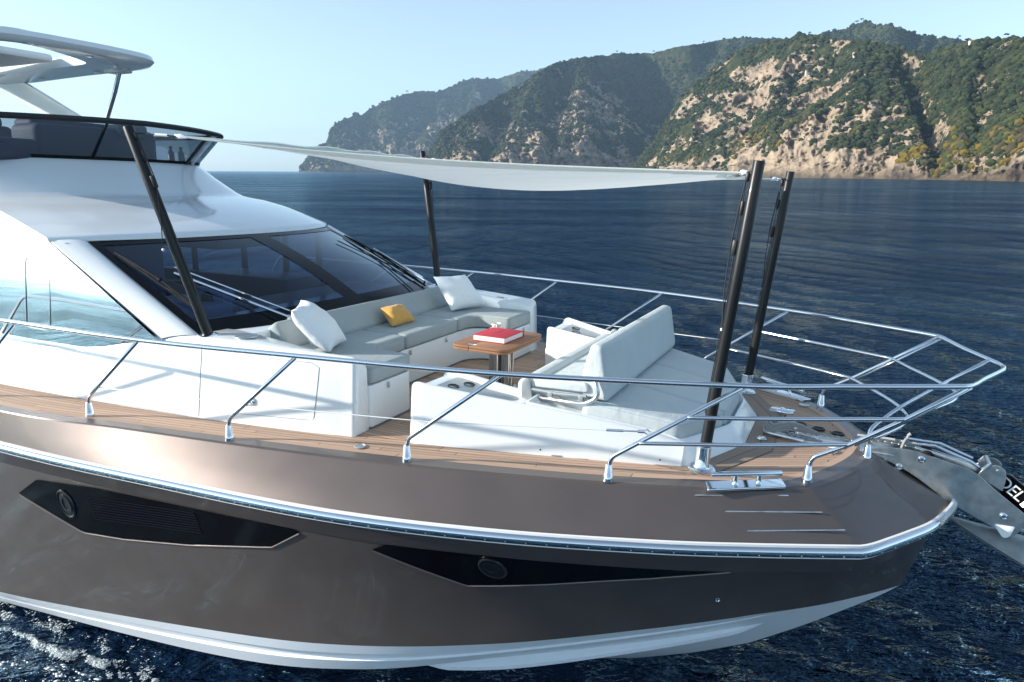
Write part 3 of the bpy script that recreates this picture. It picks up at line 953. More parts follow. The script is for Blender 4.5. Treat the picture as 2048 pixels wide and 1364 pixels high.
# helm and seats behind the deflector
fh = mesh_obj('flybridge_helm', join(box(-9.6, -8.95, -1.05, .75, 2.5, 3.0, .10, 4), box(-9.75, -9.3, -.9, .6, 2.9, 3.08, .06, 3)), M['navy'], Y)
mesh_obj('helm_visor', box(-9.3, -8.9, .1, .55, 2.9, 3.07, .03), M['deepgrey'], fh)
fs = mesh_obj('flybridge_sofa', join(box(-10.6, -9.2, -1.85, -1.15, 2.5, 2.80, .08, 4), box(-9.35, -8.95, -1.80, -1.0, 2.5, 2.78, .09, 4)), M['navy'], Y)
for x, y in ((-10.6, -.75), (-10.6, .35), (-10.5, 1.25)):
    mesh_obj('helm_chair', join(box(x-.09, x+.09, y-.28, y+.28, 2.4, 3.02, .08, 4), box(x-.09, x+.07, y-.16, y+.16, 2.98, 3.16, .07, 4)), M['navy'], Y)
for x, y in ((-9.2, 1.15), (-9.25, 1.38)):
    mesh_obj('bottle', lathe([(.05, 0), (.05, .16), (.02, .2), (.03, .26)], (x, y, 2.56), 12), M['deepgrey'], Y)
# hardtop on its strut and arch
def ring_plate(out, hole, z0, z1, r):
    n = len(out)
    oi = inset(out, r)
    hi = inset(hole, -r*.6)
    rows = [[(p[0], p[1], z0) for p in hole], [(p[0], p[1], z0-.0) for p in hi], [(p[0], p[1], z0+.0) for p in inset(out, r*1.8)], [(p[0], p[1], z0+.025) for p in inset(out, r*.5)], [(p[0], p[1], (z0+z1)/2) for p in out],
            [(p[0], p[1], z1-.01) for p in inset(out, r*.25)], [(p[0], p[1], z1) for p in oi], [(p[0], p[1], z1+.02) for p in hi], [(p[0], p[1], z1) for p in hole]]
    rows.append(rows[0])
    return grid(rows, True)
def res_closed(p, n):
    q = resample(p+p[:1], n+1)[:-1]
    return [tuple(a) for a in q]
ho = res_closed(roundpoly([(-8.88, .80), (-8.78, 0), (-8.84, -1.05), (-9.1, -1.5), (-14, -1.6), (-14, 1.5), (-11, 1.22), (-9.5, 1.17)], [.35, .3, .4, .4, .02, .02, .3, .45], 8), 120)
hh = res_closed(roundpoly([(-9.72, .30), (-9.42, -.15), (-9.06, -.85), (-9.08, -1.25), (-13.6, -1.3), (-13.6, .55)], [.25, .3, .3, .2, .1, .1], 8), 120)
ht = mesh_obj('hardtop', ring_plate(ho, hh, 3.98, 4.13, .10), M['gel'], Y, angle=40)
mesh_obj('sunroof_blind', box(-13.4, -10.6, -1.0, .3, 4.05, 4.17, .05), M['gel2'], ht)
for x, y in ((-8.93, -1.0), (-10.4, .85), (-12.1, .95), (-9.1, -.1), (-9.6, .8), (-10.6, -1.42)):
    mesh_obj('ceiling_light', lathe([(.05, 0), (.055, .012), (.02, .02)], (x, y, 3.98), 14, (0, 0, -1)), M['chrome'], ht)
mesh_obj('hardtop_bracket', box(-10.2, -9.8, .82, 1.05, 3.95, 4.0, .02), M['gel2'], ht)
mesh_obj('hardtop_strut', tube([(-9.98, .95, 3.99), (-10.12, .93, 3.68), (-10.34, .90, 3.28), (-10.6, .88, 2.6)], .034, 12), M['chrome'], Y)
def arch(y0, y1):
    rows = []
    for t in np.linspace(0, 1, 8):
        x = -13.9+2.6*t; z = 3.97-1.25*t-.0
        w = .85-.05*t
        yy = y0+(y1-y0)*t
        rows.append([(x, yy-.09, z), (x+w*.15, yy-.12, z+.05), (x+w, yy-.06, z+.02), (x+w+.05, yy, z), (x+w, yy+.06, z), (x, yy+.06, z)])
    return grid(rows, True, True)
mesh_obj('radar_arch', join(arch(1.25, 1.55)), M['gel'], Y, angle=40)

# cabin interior seen through the glass
mesh_obj('dashboard', pad(roundpoly([(-4.7, -1.9), (-6.3, -2.1), (-6.3, 2.1), (-4.7, 1.9)], .1, 4), .40, .74, .02, 2), M['mattblack'], Y)
hc = mesh_obj('helm_console', join(pad(roundpoly([(-6.75, -1.75), (-5.75, -1.75), (-5.6, -.95), (-6.75, -.75)], .08, 5), .55, .86, .04, 3),
         box(-6.3, -5.75, -1.0, -.80, .70, 1.0, .03)), M['gel2'], Y)
mesh_obj('compass', lathe([(.10, 0), (.10, .03), (.085, .07), (.05, .10), (.001, .11)], (-6.0, -.98, .86), 20), M['black'], hc)
mesh_obj('cabin_cupboard', box(-8.2, -7.6, -1.05, -.35, .2, 1.58, .02), M['gel2'], Y)
mesh_obj('overhead_cupboard', box(-8.6, -7.3, .35, 1.55, 1.30, 1.58, .03), mat('pale_oak_veneer', (.42, .40, .36), .5), Y)
mesh_obj('cabin_floor', grid([[(x, y, .06) for y in (-2.3, 2.3)] for x in (-14, -4.6)]), M['mattblack'], Y)
mesh_obj('cabin_side', join(box(-12, -5.3, 2.0, 2.2, .1, .66, .02), box(-13, -12.8, -2.2, 2.2, .1, 1.58, .02)), M['mattblack'], Y)
mesh_obj('galley_counter', box(-8.9, -6.9, 1.2, 2.0, .1, .80, .04), M['deepgrey'], Y)

# wipers
def wiper(s, pa, pb, bl0, bl1, extra=None):
    """parallelogram arms from pa to pb, blade bl0-bl1, all as (s, t) on the windscreen"""
    P = lambda q, o: Vector(ws(q[0]*1.0, q[1], o))
    w = bpy.data.objects.new('wiper', None); link(w, Y); w.location = -Y.location
    mesh_obj('wiper_arm', join(tube([P(pa, .075), P(pb, .055)], .016, 8), tube([P((pa[0]+.035, pa[1]+.045), .085), P((pb[0]+.03, pb[1]+.055), .06)], .011, 8),
             lathe([(.03, 0), (.03, .05), (.02, .06)], P(pa, .03), 12, (.4, 0, .9))), M['chrome'], w, off=(0, 0, 0))
    b0, b1 = P(bl0, .03), P(bl1, .03); mid = b0.lerp(b1, .5)
    up = Vector((.4, 0, .9))
    def L(t, h): return b0.lerp(b1, t)+up*h
    mesh_obj('wiper_blade', join(tube([b0, b1], .010, 6), tube([L(0, .0), L(.15, .02), L(.5, .045), L(.85, .02), L(1, 0)], .012, 6),
             tube([L(.18, .0), L(.3, .03), L(.42, .0)], .008, 6), tube([L(.58, .0), L(.7, .03), L(.82, .0)], .008, 6), lathe([(.022, -.03), (.022, .03)], L(.5, .045), 10, b1-b0)), M['rubber'], w, off=(0, 0, 0))
    if extra:
        mesh_obj('wiper_link', join(tube([P(extra[0], .03), P(extra[1], .03)], .010, 6), tube([P((extra[0][0]-.09, extra[0][1]+.36), .03), P(extra[0], .035), P((extra[0][0]+.2, extra[0][1]-.2), .03)], .008, 6)), M['mattblack'], w, off=(0, 0, 0))
    return w
wiper(-1, (-.585, -.05), (-.825, .53), (-.95, .83), (-.90, .12))
wiper(1, (.845, .0), (1.0, .50), (.975, .82), (.80, -.02), ((.736, .39), (.545, -.02)))

# small fittings on deck
for x, y, r in ((-2.77, -2.20, .055), (.64, 1.06, .055), (-4.30, -1.98, .11), (-4.30, 1.98, .11)):
    z = 0.0 if abs(x+4.3) > .2 else .785-.003
    mesh_obj('deck_plate', lathe([(r, .002), (r, .008), (r*.8, .011), (r*.78, .008), (r*.15, .008), (.001, .008)], (x, y, z+.004), 24), M['satin'], Y)
for x, y in ((.36, -.26), (.95, -.30)):
    mesh_obj('deck_light', lathe([(.045, .0), (.05, .012), (.035, .022), (.03, .016), (.001, .016)], (x, y, .004), 18), M['chrome'], Y)
for x, y in ((.65, .36), (.82, .30), (.99, .24)):
    mesh_obj('deck_filler', lathe([(.058, 0), (.058, .012), (.045, .016), (.035, .008), (.001, .008)], (x, y, .005), 22), M['mattblack'], Y)
for sgn in (-1, 1):
    a = Vector((.15, sgn*1.57, .115)); b = Vector((.60, sgn*1.27, .105))
    d = (b-a).normalized(); c = (a+b)/2
    base = bpy.data.objects.new('mooring_cleat', None); link(base, Y); base.location = -Y.location
    T = Matrix.Translation((c.x, c.y, .0)) @ Matrix.Rotation(math.atan2(d.y, d.x), 4, 'Z')
    mesh_obj('cleat_base', pad(roundpoly([(-.34, -.075), (.30, -.075), (.34, .075), (-.30, .075)], .015, 3), .004, .026, .006, 2, T=T), M['chrome'], base, off=(0, 0, 0))
    mesh_obj('cleat_bar', tube([a-d*.02, a-d*.015, b+d*.015, b+d*.02], [.018, .022, .022, .018], 14), M['chrome'], base, off=(0, 0, 0))
    for k in (.34, .70):
        p = a.lerp(b, k)
        mesh_obj('cleat_post', lathe([(.032, .020), (.024, .034), (.019, .045), (.019, p.z-.004)], (p.x, p.y, 0), 16), M['chrome'], base, off=(0, 0, 0))
# bright scuff strips on the sloping bulwark
def slope_z(x, y):
    g = f_gun(x)[0]; r = f_rub(x)[0]
    return -.35*np.clip((abs(y)-g)/(r-g), 0, 1)+.016
for (x0, y0, z0_), (x1, y1, z1_) in (((.038, 1.672, -.042), (.69, 1.325, -.042)), ((.271, 1.645, -.134), (.939, 1.306, -.132)), ((.441, 1.669, -.243), (1.106, 1.342, -.221))):
    for s in (-1, 1):
        p = [(x0+(x1-x0)*t, s*(y0+(y1-y0)*t), z0_+(z1_-z0_)*t) for t in (0, .02, .98, 1)]
        mesh_obj('scuff_strip', tube(p, [.003, .0065, .0065, .003], 8), M['satin'], Y)
# toe rail insert on the port side
mesh_obj('toe_rail', join(box(-.6, .0, -.02, .02, 0, .03, .008, T=Matrix.Translation((.62, 1.2, .004)) @ Matrix.Rotation(R(-28), 4, 'Z'))), M['gel2'], Y)

# windlass and chain locker
wl = bpy.data.objects.new('anchor_windlass', None); link(wl, Y); wl.location = -Y.location
def hexcap(c, ang, l, w, h):
    T = Matrix.Translation(c) @ Matrix.Rotation(ang, 4, 'Z')
    return pad([(-l*.5, -w*.3), (-l*.3, -w*.5), (l*.3, -w*.5), (l*.5, -w*.25), (l*.5, w*.25), (l*.3, w*.5), (-l*.3, w*.5), (-l*.5, w*.3)], 0, h, .012, 2, T=T)
mesh_obj('windlass_cap', join(hexcap((.47, .42, .09), R(-10), .23, .17, .035), lathe([(.06, .0), (.045, .05), (.055, .09)], (.47, .42, 0), 18), lathe([(.018, 0), (.018, .01)], (.47, .42, .124), 12)), M['chrome'], wl, off=(0, 0, 0))
mesh_obj('windlass_cap', join(hexcap((.60, .03, .07), R(-25), .20, .16, .04), lathe([(.06, .0), (.05, .07)], (.60, .03, 0), 18)), M['chrome'], wl, off=(0, 0, 0))
mesh_obj('chain_locker', pad(roundpoly([(.36, -.10), (1.02, -.19), (1.10, -.02), (.9, .12), (.40, .17)], .06, 4), 0.002, .022, .006, 2), M['gel'], Y)
mesh_obj('locker_gutter', tube(bend([(.36, .12, .03), (.36, -.12, .035), (.72, -.20, .03)], .06), .018, 8), M['satin'], Y)

# bow roller
br = bpy.data.objects.new('bow_roller', None); link(br, Y); br.location = -Y.location
def plate(y, th=.012, ext=0.0):
    o = [(1.18, .02), (1.52, .095), (2.06, -.02), (2.20, -.14), (2.46, -.33), (2.475, -.40), (2.40, -.535), (2.335, -.555), (2.28, -.50), (2.02, -.385), (1.90, -.33), (1.60, -.13), (1.35, -.03)]
    o = roundpoly(o, [.01, .15, .12, .05, .03, .03, .05, .05, .04, .1, .05, .1, .02], 5)
    T = Matrix(((1, 0, 0, 0), (0, 0, 1, y), (0, 1, 0, 0), (0, 0, 0, 1)))
    return pad(o, -th/2, th/2, .003, 1, T=T)
for y in (-.11, .11):
    pp = mesh_obj('roller_plate', plate(y), M['satin'], br, off=(0, 0, 0), angle=30)
    weld(pp, 1e-5)
mesh_obj('roller_web', join(box(1.3, 1.9, -.11, .11, -.06, -.045, .003), box(1.18, 1.45, -.13, .13, .0, .012, .003)), M['satin'], br, off=(0, 0, 0))
for c in ((1.70, 0, .03), (2.33, 0, -.40)):
    mesh_obj('roller_wheel', lathe([(.035, -.09), (.055, -.07), (.03, 0), (.055, .07), (.035, .09)], c, 16, (0, 1, 0)), M['rubber'], br, off=(0, 0, 0))
for x, z in ((1.66, .01), (2.305, -.37), (1.50, -.09)):
    mesh_obj('roller_bolt', lathe([(.03, 0), (.03, .008), (.018, .014), (.017, .008), (.001, .009)], (x, -.116, z), 14, (0, -1, 0)), M['chrome'], br, off=(0, 0, 0))
T = Matrix(((1, 0, 0, 0), (0, 0, 1, -.095), (0, 1, 0, 0), (0, 0, 0, 1)))
ear = roundpoly([(2.08, -.06), (2.10, .0), (2.19, .065), (2.27, .03), (2.28, -.06), (2.27, -.16)], [.01, .04, .05, .05, .03, .01], 5)
T2_ = T.copy(); T2_[1][3] = .095
mesh_obj('keeper_ear', join(pad(ear, -.006, .006, .002, 1, T=T), pad(ear, -.006, .006, .002, 1, T=T2_), lathe([(.012, 0), (.012, .014)], (2.215, -.101, .01), 10, (0, -1, 0)),
         tube([(2.11, -.1, -.0), (2.15, -.1, .055), (2.15, .1, .055), (2.11, .1, 0)], .018, 8)), M['satin'], br, off=(0, 0, 0))
mesh_obj('keeper_bar', join(tube([(1.50, -.06, .12), (1.75, -.06, .135), (2.02, -.06, .045), (2.2, -.06, -.06)], .013, 8), tube([(1.52, .05, .13), (1.80, .05, .13), (2.05, .05, .04)], .012, 8)), M['chrome'], br, off=(0, 0, 0))
mesh_obj('tip_guard', pad(roundpoly([(2.25, -.455), (2.395, -.445), (2.37, -.545), (2.325, -.562)], [.01, .01, .03, .03], 4), -.003, .003, .001, 1, T=Matrix(((1, 0, 0, 0), (0, 0, 1, -.1195), (0, 1, 0, 0), (0, 0, 0, 1)))), M['gel'], br, off=(0, 0, 0))

# guard rail and pulpit
gr = bpy.data.objects.new('guard_rail', None); link(gr, Y); gr.location = -Y.location
ZR = .91
top_half = [(-14, 3.05, ZR), (-11, 3.06, ZR), (-6.45, 3.05, ZR), (-4.55, 2.95, ZR), (-2.98, 2.70, ZR), (-1.31, 2.365, ZR), (.33, 1.79, ZR), (1.0, 1.435, ZR), (1.50, 1.155, ZR), (1.70, 1.037, ZR), (1.775, .98, .908), (1.83, .87, .899), (1.93, .59, .887), (2.05, .30, .88), (2.12, .12, .876), (2.145, 0, .875)]
def full(h, n=14):
    D = catmull(h, n)
    return [tuple(p) for p in D]+[(p[0], -p[1], p[2]) for p in D[::-1][1:]]
th = catmull(top_half[2:], 14)
end = [(-8.95, 3.06, .30), (-9.1, 3.06, .55), (-8.75, 3.06, ZR)]
strt = [(-9.3, 3.02, .0), (-9.3, 3.02, .22), (-8.85, 3.06, ZR), (-6.45, 3.05, ZR)]
half = bend(strt, .12)[:-1]+[Vector(p) for p in th]
path = [tuple(p) for p in half]+[(p[0], -p[1], p[2]) for p in half[::-1][1:]]
R_T = .0205
mesh_obj('top_rail', tube(path, R_T, 14), M['chrome'], gr, off=(0, 0, 0), angle=180)
mid_half = [(-.03, 1.83, .625), (.66, 1.48, .622), (1.20, 1.18, .622), (1.37, 1.085, .622), (1.43, 1.02, .62), (1.53, .81, .612), (1.68, .51, .606), (1.79, .27, .60), (1.84, .10, .60), (1.855, 0, .60)]
low_half = [(-.375, 1.845, .365), (.35, 1.49, .365), (.85, 1.205, .365), (1.02, 1.105, .365), (1.08, 1.04, .363), (1.18, .88, .356), (1.30, .67, .35), (1.44, .36, .345), (1.50, .13, .34), (1.52, 0, .34)]
mesh_obj('pulpit_rail', tube(full(mid_half), .0165, 12), M['chrome'], gr, off=(0, 0, 0), angle=180)
mesh_obj('pulpit_rail', tube(full(low_half), .0165, 12), M['chrome'], gr, off=(0, 0, 0), angle=180)
feet = [(-5.58, 2.82), (-3.9, 2.62), (-2.23, 2.26), (-.61, 1.83)]
joint = [(-4.55, 2.95), (-2.98, 2.70), (-1.31, 2.365), (.33, 1.79)]
feet = [(-7.25, 3.0)]+feet; joint = [(-6.2, 3.06)]+joint
def foot(x, y, z=0.0):
    return lathe([(.040, 0), (.040, .012), (.036, .05), (.034, .052), (.026, .135), (.023, .14)], (x, y, z+.002), 18)
def stanchion(p0, p1, z0=0.0, r=.0175, bendz=.20):
    p0 = Vector(p0); p1 = Vector(p1)
    k = Vector((p0.x+.015, p0.y, z0+bendz))
    return tube(bend([Vector((p0.x, p0.y, z0+.1)), k, p1], .10, 8), r, 12)
for s in (-1, 1):
    for (fx_, fy), (jx, jy) in zip(feet, joint):
        st = mesh_obj('stanchion', stanchion((fx_, s*fy, 0), (jx, s*jy, ZR-.012)), M['chrome'], gr, off=(0, 0, 0), angle=180)
        mesh_obj('stanchion_foot', foot(fx_, s*fy), M['chrome'], gr, off=(0, 0, 0))
    # pulpit stanchion passes the two lower rails
    st = mesh_obj('stanchion', tube(bend([(.80, s*1.085, .1), (.815, s*1.085, .21), (1.06, s*1.085, .36), (1.41, s*1.065, .62), (1.77, s*1.0, ZR-.01)], .09, 8), .0175, 12), M['chrome'], gr, off=(0, 0, 0), angle=180)
    mesh_obj('stanchion', tube([(1.10, s*1.06, .36), (1.45, s*1.03, .62), (1.80, s*.975, ZR-.01)], .013, 10), M['chrome'], gr, off=(0, 0, 0), angle=180)
    mesh_obj('stanchion_foot', foot(.80, s*1.085), M['chrome'], gr, off=(0, 0, 0))
mesh_obj('stanchion', tube(bend([(1.235, -.25, .06), (1.225, -.22, .24), (1.44, .12, .365), (1.765, .20, .625), (2.07, .21, .877)], .1, 8), .0175, 12), M['chrome'], gr, off=(0, 0, 0), angle=180)
mesh_obj('stanchion_foot', foot(1.235, -.25, -.03), M['chrome'], gr, off=(0, 0, 0))
# lifeline
for s in (-1, 1):
    pts = [(-8.9, 3.03, .33), (-7.05, 2.99, .33)]
    for (fx_, fy), (jx, jy), z in zip(feet[1:4], joint[1:4], (.335, .375, .40)):
        t = (z-.20)/(ZR-.20)
        pts.append((fx_+.015+(jx-fx_)*t, fy+(jy-fy)*t, z))
    e = (-.30, 1.83, .465)
    pts.append(e)
    P = [(p[0], s*p[1], p[2]) for p in pts]
    for q in P[2:-1]:
        mesh_obj('lifeline_clamp', join(tube([(q[0]-.03, q[1], q[2]), (q[0]+.03, q[1], q[2])], .009, 8)), M['chrome'], gr, off=(0, 0, 0))
    a, b = Vector(P[-2]), Vector(P[-1])
    d = (b-a).normalized()
    e0 = b-d*.33
    mesh_obj('lifeline', tube(P[:-1]+[tuple(e0)], .0045, 6), M['wire'], gr, off=(0, 0, 0))
    mesh_obj('turnbuckle', join(tube([e0, e0+d*.13], .011, 8), tube([e0+d*.13, e0+d*.29], .007, 8), tube([e0+d*.24, e0+d*.29], .014, 8), tube([b-d*.05, b-d*.02+Vector((0, 0, .02)), b, b-d*.02-Vector((0, 0, .02)), b-d*.05], .006, 6)), M['chrome'], gr, off=(0, 0, 0))
# ------------------------------------------------------------------ loose things on board
# shade poles
def pole(name_label, base, top, r, socket, slack, group='carbon poles that carry the shade sail'):
    base = Vector(base); top = Vector(top); d = (top-base).normalized()
    t = thing('shade_pole', name_label, 'pole', tuple(base), group)
    r0 = r
    mesh_obj('shaft', tube([base+d*.01, base.lerp(top, .3), base.lerp(top, .6), top-d*.004, top], [r0, r0*.99, r0*.97, r0*.94, r0*.90], 22), M['carbon'], t, angle=60)
    if socket:
        mesh_obj('socket', lathe([(.115, .002), (.115, .022), (.100, .034), (.085, .036), (.070, .034), (.060, .05), (.060, .215), (.054, .222), (.049, .20)], tuple(base), 28, (d.x*.5, d.y*.5, 1)), M['chrome'], t, angle=35)
    else:
        mesh_obj('collar', lathe([(.095, .0), (.095, .010), (.075, .016), (.055, .018), (.052, .01)], tuple(base), 26, (0, 0, 1)), M['chrome'], t, angle=35)
    side = Vector((1, 0, 0)) if top.x < base.x else Vector((-1, 0, 0))
    side = (side-d*side.dot(d)).normalized()
    L = (top-base).length
    def on(f, o=.0): return base+d*(L*f)+side*(r0+o)
    blk = []
    for f, l, w in ((.95, .07, .022), (.86, .11, .020), (.74, .12, .030)):
        c = on(f, .014)
        T = Matrix.Translation(c) @ d.to_track_quat('Z', 'X').to_matrix().to_4x4()
        mesh_obj('cleat_block', box(-w*.7, w*.7, -w*.6, w*.6, -l/2, l/2, .012, 2, T=T), M['mattblack'], t)
    a = on(.95, .02); b = on(.86, .035); c = on(.74, .045)
    e = c+Vector((.0, 0, -slack))+side*.01
    ball = e+Vector((0, 0, -.02))
    mesh_obj('halyard', join(tube([a, b, c], .0055, 6), tube([c, c.lerp(e, .5)+side*.012, e], .0045, 6), tube([a, on(.75, .01), on(.45, .006), on(.2, .004)], .004, 6)), M['cord'], t)
    mesh_obj('cord_ball', lathe([(.002, -.014), (.010, -.010), (.014, 0), (.010, .010), (.002, .014)], tuple(ball), 12), M['white_plastic'], t)
    return t
pole('tall carbon pole standing in front of the starboard corner of the windscreen', (-4.685, -2.11, .783), (-5.19, -2.385, 2.745), .050, False, .62)
pole('slim carbon pole rising from behind the far white pillow', (-4.685, 2.11, .783), (-5.16, 2.42, 2.77), .050, False, .62)
pole('thick carbon pole in a chrome socket beside the near bow cleat', (0.0, -1.255, .0), (.24, -1.30, 2.475), .046, True, .62)
pole('carbon pole in a chrome socket on the far side of the foredeck', (0.0, 1.255, .0), (.24, 1.30, 2.47), .046, True, .62)

# shade sail
A0, A1 = Vector((-4.70, -2.25, 2.66)), Vector((-4.66, 2.15, 2.62))
F0, F1 = Vector((.10, -1.06, 2.395)), Vector((.12, 1.04, 2.385))
sail = thing('shade_sail', 'pale grey shade sail sagging between four carbon poles', 'awning', (-2.3, 0, 2.3))
rows = []
nu, nv = 56, 30
for i in range(nu+1):
    u = i/nu; row = []
    for j in range(nv+1):
        v = j/nv
        a = A0.lerp(A1, v); b = F0.lerp(F1, v)
        hx = .34*math.sin(math.pi*v)
        p = a.lerp(b, u)
        p.x += hx*(1-u)**2-hx*.9*u**2
        p.y += (.20*math.sin(math.pi*u))*(1-2*v)
        su = math.sin(math.pi*min(1, max(0, u)))
        asym = math.sin(math.pi*u**.82)
        p.z -= asym*(0.055+.238*math.sin(math.pi*v)**1.1)
        w = .012*math.sin(v*38+u*3)*math.exp(-((u-.02)/.25)**2)+.010*math.sin(v*34-u*5)*math.exp(-((u-.98)/.22)**2)
        p.z += w*math.sin(math.pi*v)
        row.append(p)
    rows.append(row)
cl = mesh_obj('cloth', grid(rows), M['sail'], sail, angle=180)
bv, bf = [], []
for i in range(nu):
    for j in range(nv):
        ui, vj = (i+.5)/nu, (j+.5)/nv
        cu_, cv = min(ui, 1-ui), min(vj, 1-vj)
        if cv < .055 or cu_ < .022 or (cu_*1.25+cv*.8) < .19:
            o = len(bv)
            bv += [tuple(Vector(rows[a][b])-Vector((0, 0, .004))) for a, b in ((i, j), (i, j+1), (i+1, j+1), (i+1, j))]
            bf.append((o, o+1, o+2, o+3))
bd = mesh_obj('border_band', (bv, bf), M['sail'], sail, angle=180)
weld(bd, 1e-4)
def hem(pts): return tube(pts, .008, 6)
mesh_obj('hem', join(hem([r[0] for r in rows]), hem([r[-1] for r in rows]), hem(rows[0]), hem(rows[-1])), M['sail'], sail)
for cnr, top in ((A0, (-5.17, -2.375, 2.69)), (A1, (-5.13, 2.40, 2.70)), (F0, (.20, -1.29, 2.40)), (F1, (.20, 1.28, 2.39))):
    top = Vector(top); d = (top-cnr).normalized()
    side = Vector((0, 0, 1)).cross(d)
    inn = Vector((-2.3, 0, 2.45))-cnr; inn.normalize()
    q = [cnr-d*.03+Vector((0, 0, .012)), cnr+inn*.30+side*.10+Vector((0, 0, -.005)), cnr+inn*.36+Vector((0, 0, -.015)), cnr+inn*.30-side*.10+Vector((0, 0, -.005))]
    mesh_obj('corner_ring', lathe([(.022, -.004), (.026, 0), (.022, .004), (.016, 0), (.022, -.004)], tuple(cnr+d*.01), 16, (d.y, -d.x, .2)), M['chrome'], sail)
    mesh_obj('tack_flap', tube([cnr-d*.10+Vector((0, 0, -.01)), cnr-d*.02, cnr+d*.035+Vector((0, 0, .012))], [.004, .024, .006], 8), M['wfab'], sail)
    mesh_obj('tie_line', join(tube([cnr+d*.02, top], .006, 6)), M['cord'], sail)
    mesh_obj('line_sleeve', tube([cnr.lerp(top, .22), cnr.lerp(top, .48)], .013, 8), M['white_plastic'], sail)

# settee cushions
g_c = 'grey seat cushions of the U-shaped settee'
def cushion(poly, z0, z1, label, m='fab', r=.042, crown=.012, zf=None, group=None, name='seat_cushion', cat='cushion', rad=.07):
    cx = sum(p[0] for p in poly)/len(poly); cy = sum(p[1] for p in poly)/len(poly)
    t = thing(name, label, cat, (cx, cy, z0), group)
    ip = roundpoly(poly, rad, 5)
    b = mesh_obj('cover', pad(ip, z0, z1, r, 5, zf=zf, crown=crown, rb=.02), M[m], t, angle=180)
    pip = [(p[0], p[1], z1-.020+(zf(*p) if zf else 0)) for p in inset(ip, .006)]
    mesh_obj('piping', tube(pip+pip[:1], .0045, 6), M[m], t, angle=180)
    return t
cushion([(-4.16, -.42), (-3.505, -.42), (-3.505, .72), (-4.16, .72)], .44, .598, 'grey cushion in the middle of the settee, under the mustard pillow', group=g_c)
for s, a, lab in ((-1, .43, 'grey corner cushion of the settee below the near white pillow'), (1, .73, 'grey corner cushion of the settee below the far white pillow')):
    P = [(-4.16, s*a), (-3.505, s*a), (-3.505, s*.98), (-3.40, s*1.10), (-2.955, s*1.11), (-2.955, s*1.775), (-4.3, s*1.775), (-4.3, s*1.45)]
    cushion(P, .44, .600, lab, group=g_c, rad=[.07, .07, .13, .13, .09, .07, .07, .07])
Tb = frame_T((-4.115, 0, .602), (0, 1, 0), (-.21, 0, .31))
bk = thing('back_cushion', 'long grey back cushion of the settee under the windscreen', 'cushion', (-4.2, 0, .6))
mesh_obj('cover', pad(roundpoly([(-1.62, 0), (1.60, 0), (1.60, .335), (-1.62, .335)], .07, 5), -.20, 0.0, .05, 5, T=Tb, crown=.008), M['fab'], bk, angle=180)
mesh_obj('piping', tube([tuple(Tb @ Vector((y, .005, -.02))) for y in np.linspace(-1.55, 1.53, 20)], .006, 6), M['fab'], bk)

# pillows
def pil(label, mat_, A, B, C, D, puff, seed):
    c = (Vector(A)+Vector(B)+Vector(C)+Vector(D))/4
    base = (Vector(C)+Vector(D))/2
    o = mesh_obj('throw_pillow', pillow(A, B, C, D, puff, 22, seed), mat_, None, off=tuple(base))
    weld(o, .002)
    o.location = base
    ON_BOAT.append(o)
    tag(o, label, 'pillow', 'scatter pillows on the settee')
    return o
pil('square white pillow leaning in the near corner of the settee', M['wfab'], (-4.21, -1.32, 1.07), (-3.90, -1.79, 1.05), (-3.62, -1.58, .63), (-3.82, -1.08, .625), .14, 1)
pil('square white pillow leaning in the far corner of the settee', M['wfab'], (-4.15, 1.13, 1.055), (-3.89, 1.55, 1.06), (-3.61, 1.68, .625), (-3.82, 1.06, .62), .13, 2)
pil('small mustard yellow pillow against the grey backrest', M['yellow'], (-4.14, -.06, .80), (-4.10, .31, .795), (-3.87, .29, .615), (-3.87, -.20, .62), .085, 3)

# cockpit table
tb_ = thing('cockpit_table', 'low teak folding table with rounded corners on a steel pedestal', 'table', (-2.53, .02, .006))
def leaf(x0, x1, rads, z0=.535, z1=.59):
    return pad(roundpoly([(x0, -.505), (x1, -.505), (x1, .505), (x0, .505)], rads, 8), z0, z1, .004, 2)
for (x0, x1, rads) in ((-2.885, -2.652, [.14, .004, .004, .14]), (-2.648, -2.20, [.004, .14, .14, .004])):
    l1 = mesh_obj('table_leaf', join(leaf(x0, x1, rads, .565, .590), leaf(x0, x1, rads, .534, .561)), M['teak2'], tb_)
    plank_attr(l1, [0]*len(l1.data.vertices))
mesh_obj('leaf_core', pad(roundpoly([(-2.86, -.48), (-2.22, -.48), (-2.22, .48), (-2.86, .48)], .13, 6), .558, .568, .001, 1), M['rubber'], tb_)
for y in (-.42, .42):
    mesh_obj('table_hinge', box(-2.70, -2.60, y-.018, y+.018, .5902, .592, .0008, 1), M['chrome'], tb_)
mesh_obj('pedestal', join(*[lathe([(.095, .006), (.095, .014), (.078, .02), (.075, .03), (.075, .534)], (x, .03, 0), 24) for x in (-2.60, -2.45)]), M['dimchrome'], tb_)
mesh_obj('pedestal_foot', pad(roundpoly([(-2.78, -.14), (-2.28, -.14), (-2.28, .20), (-2.78, .20)], .14, 6), .006, .02, .005, 2), M['satin'], tb_)

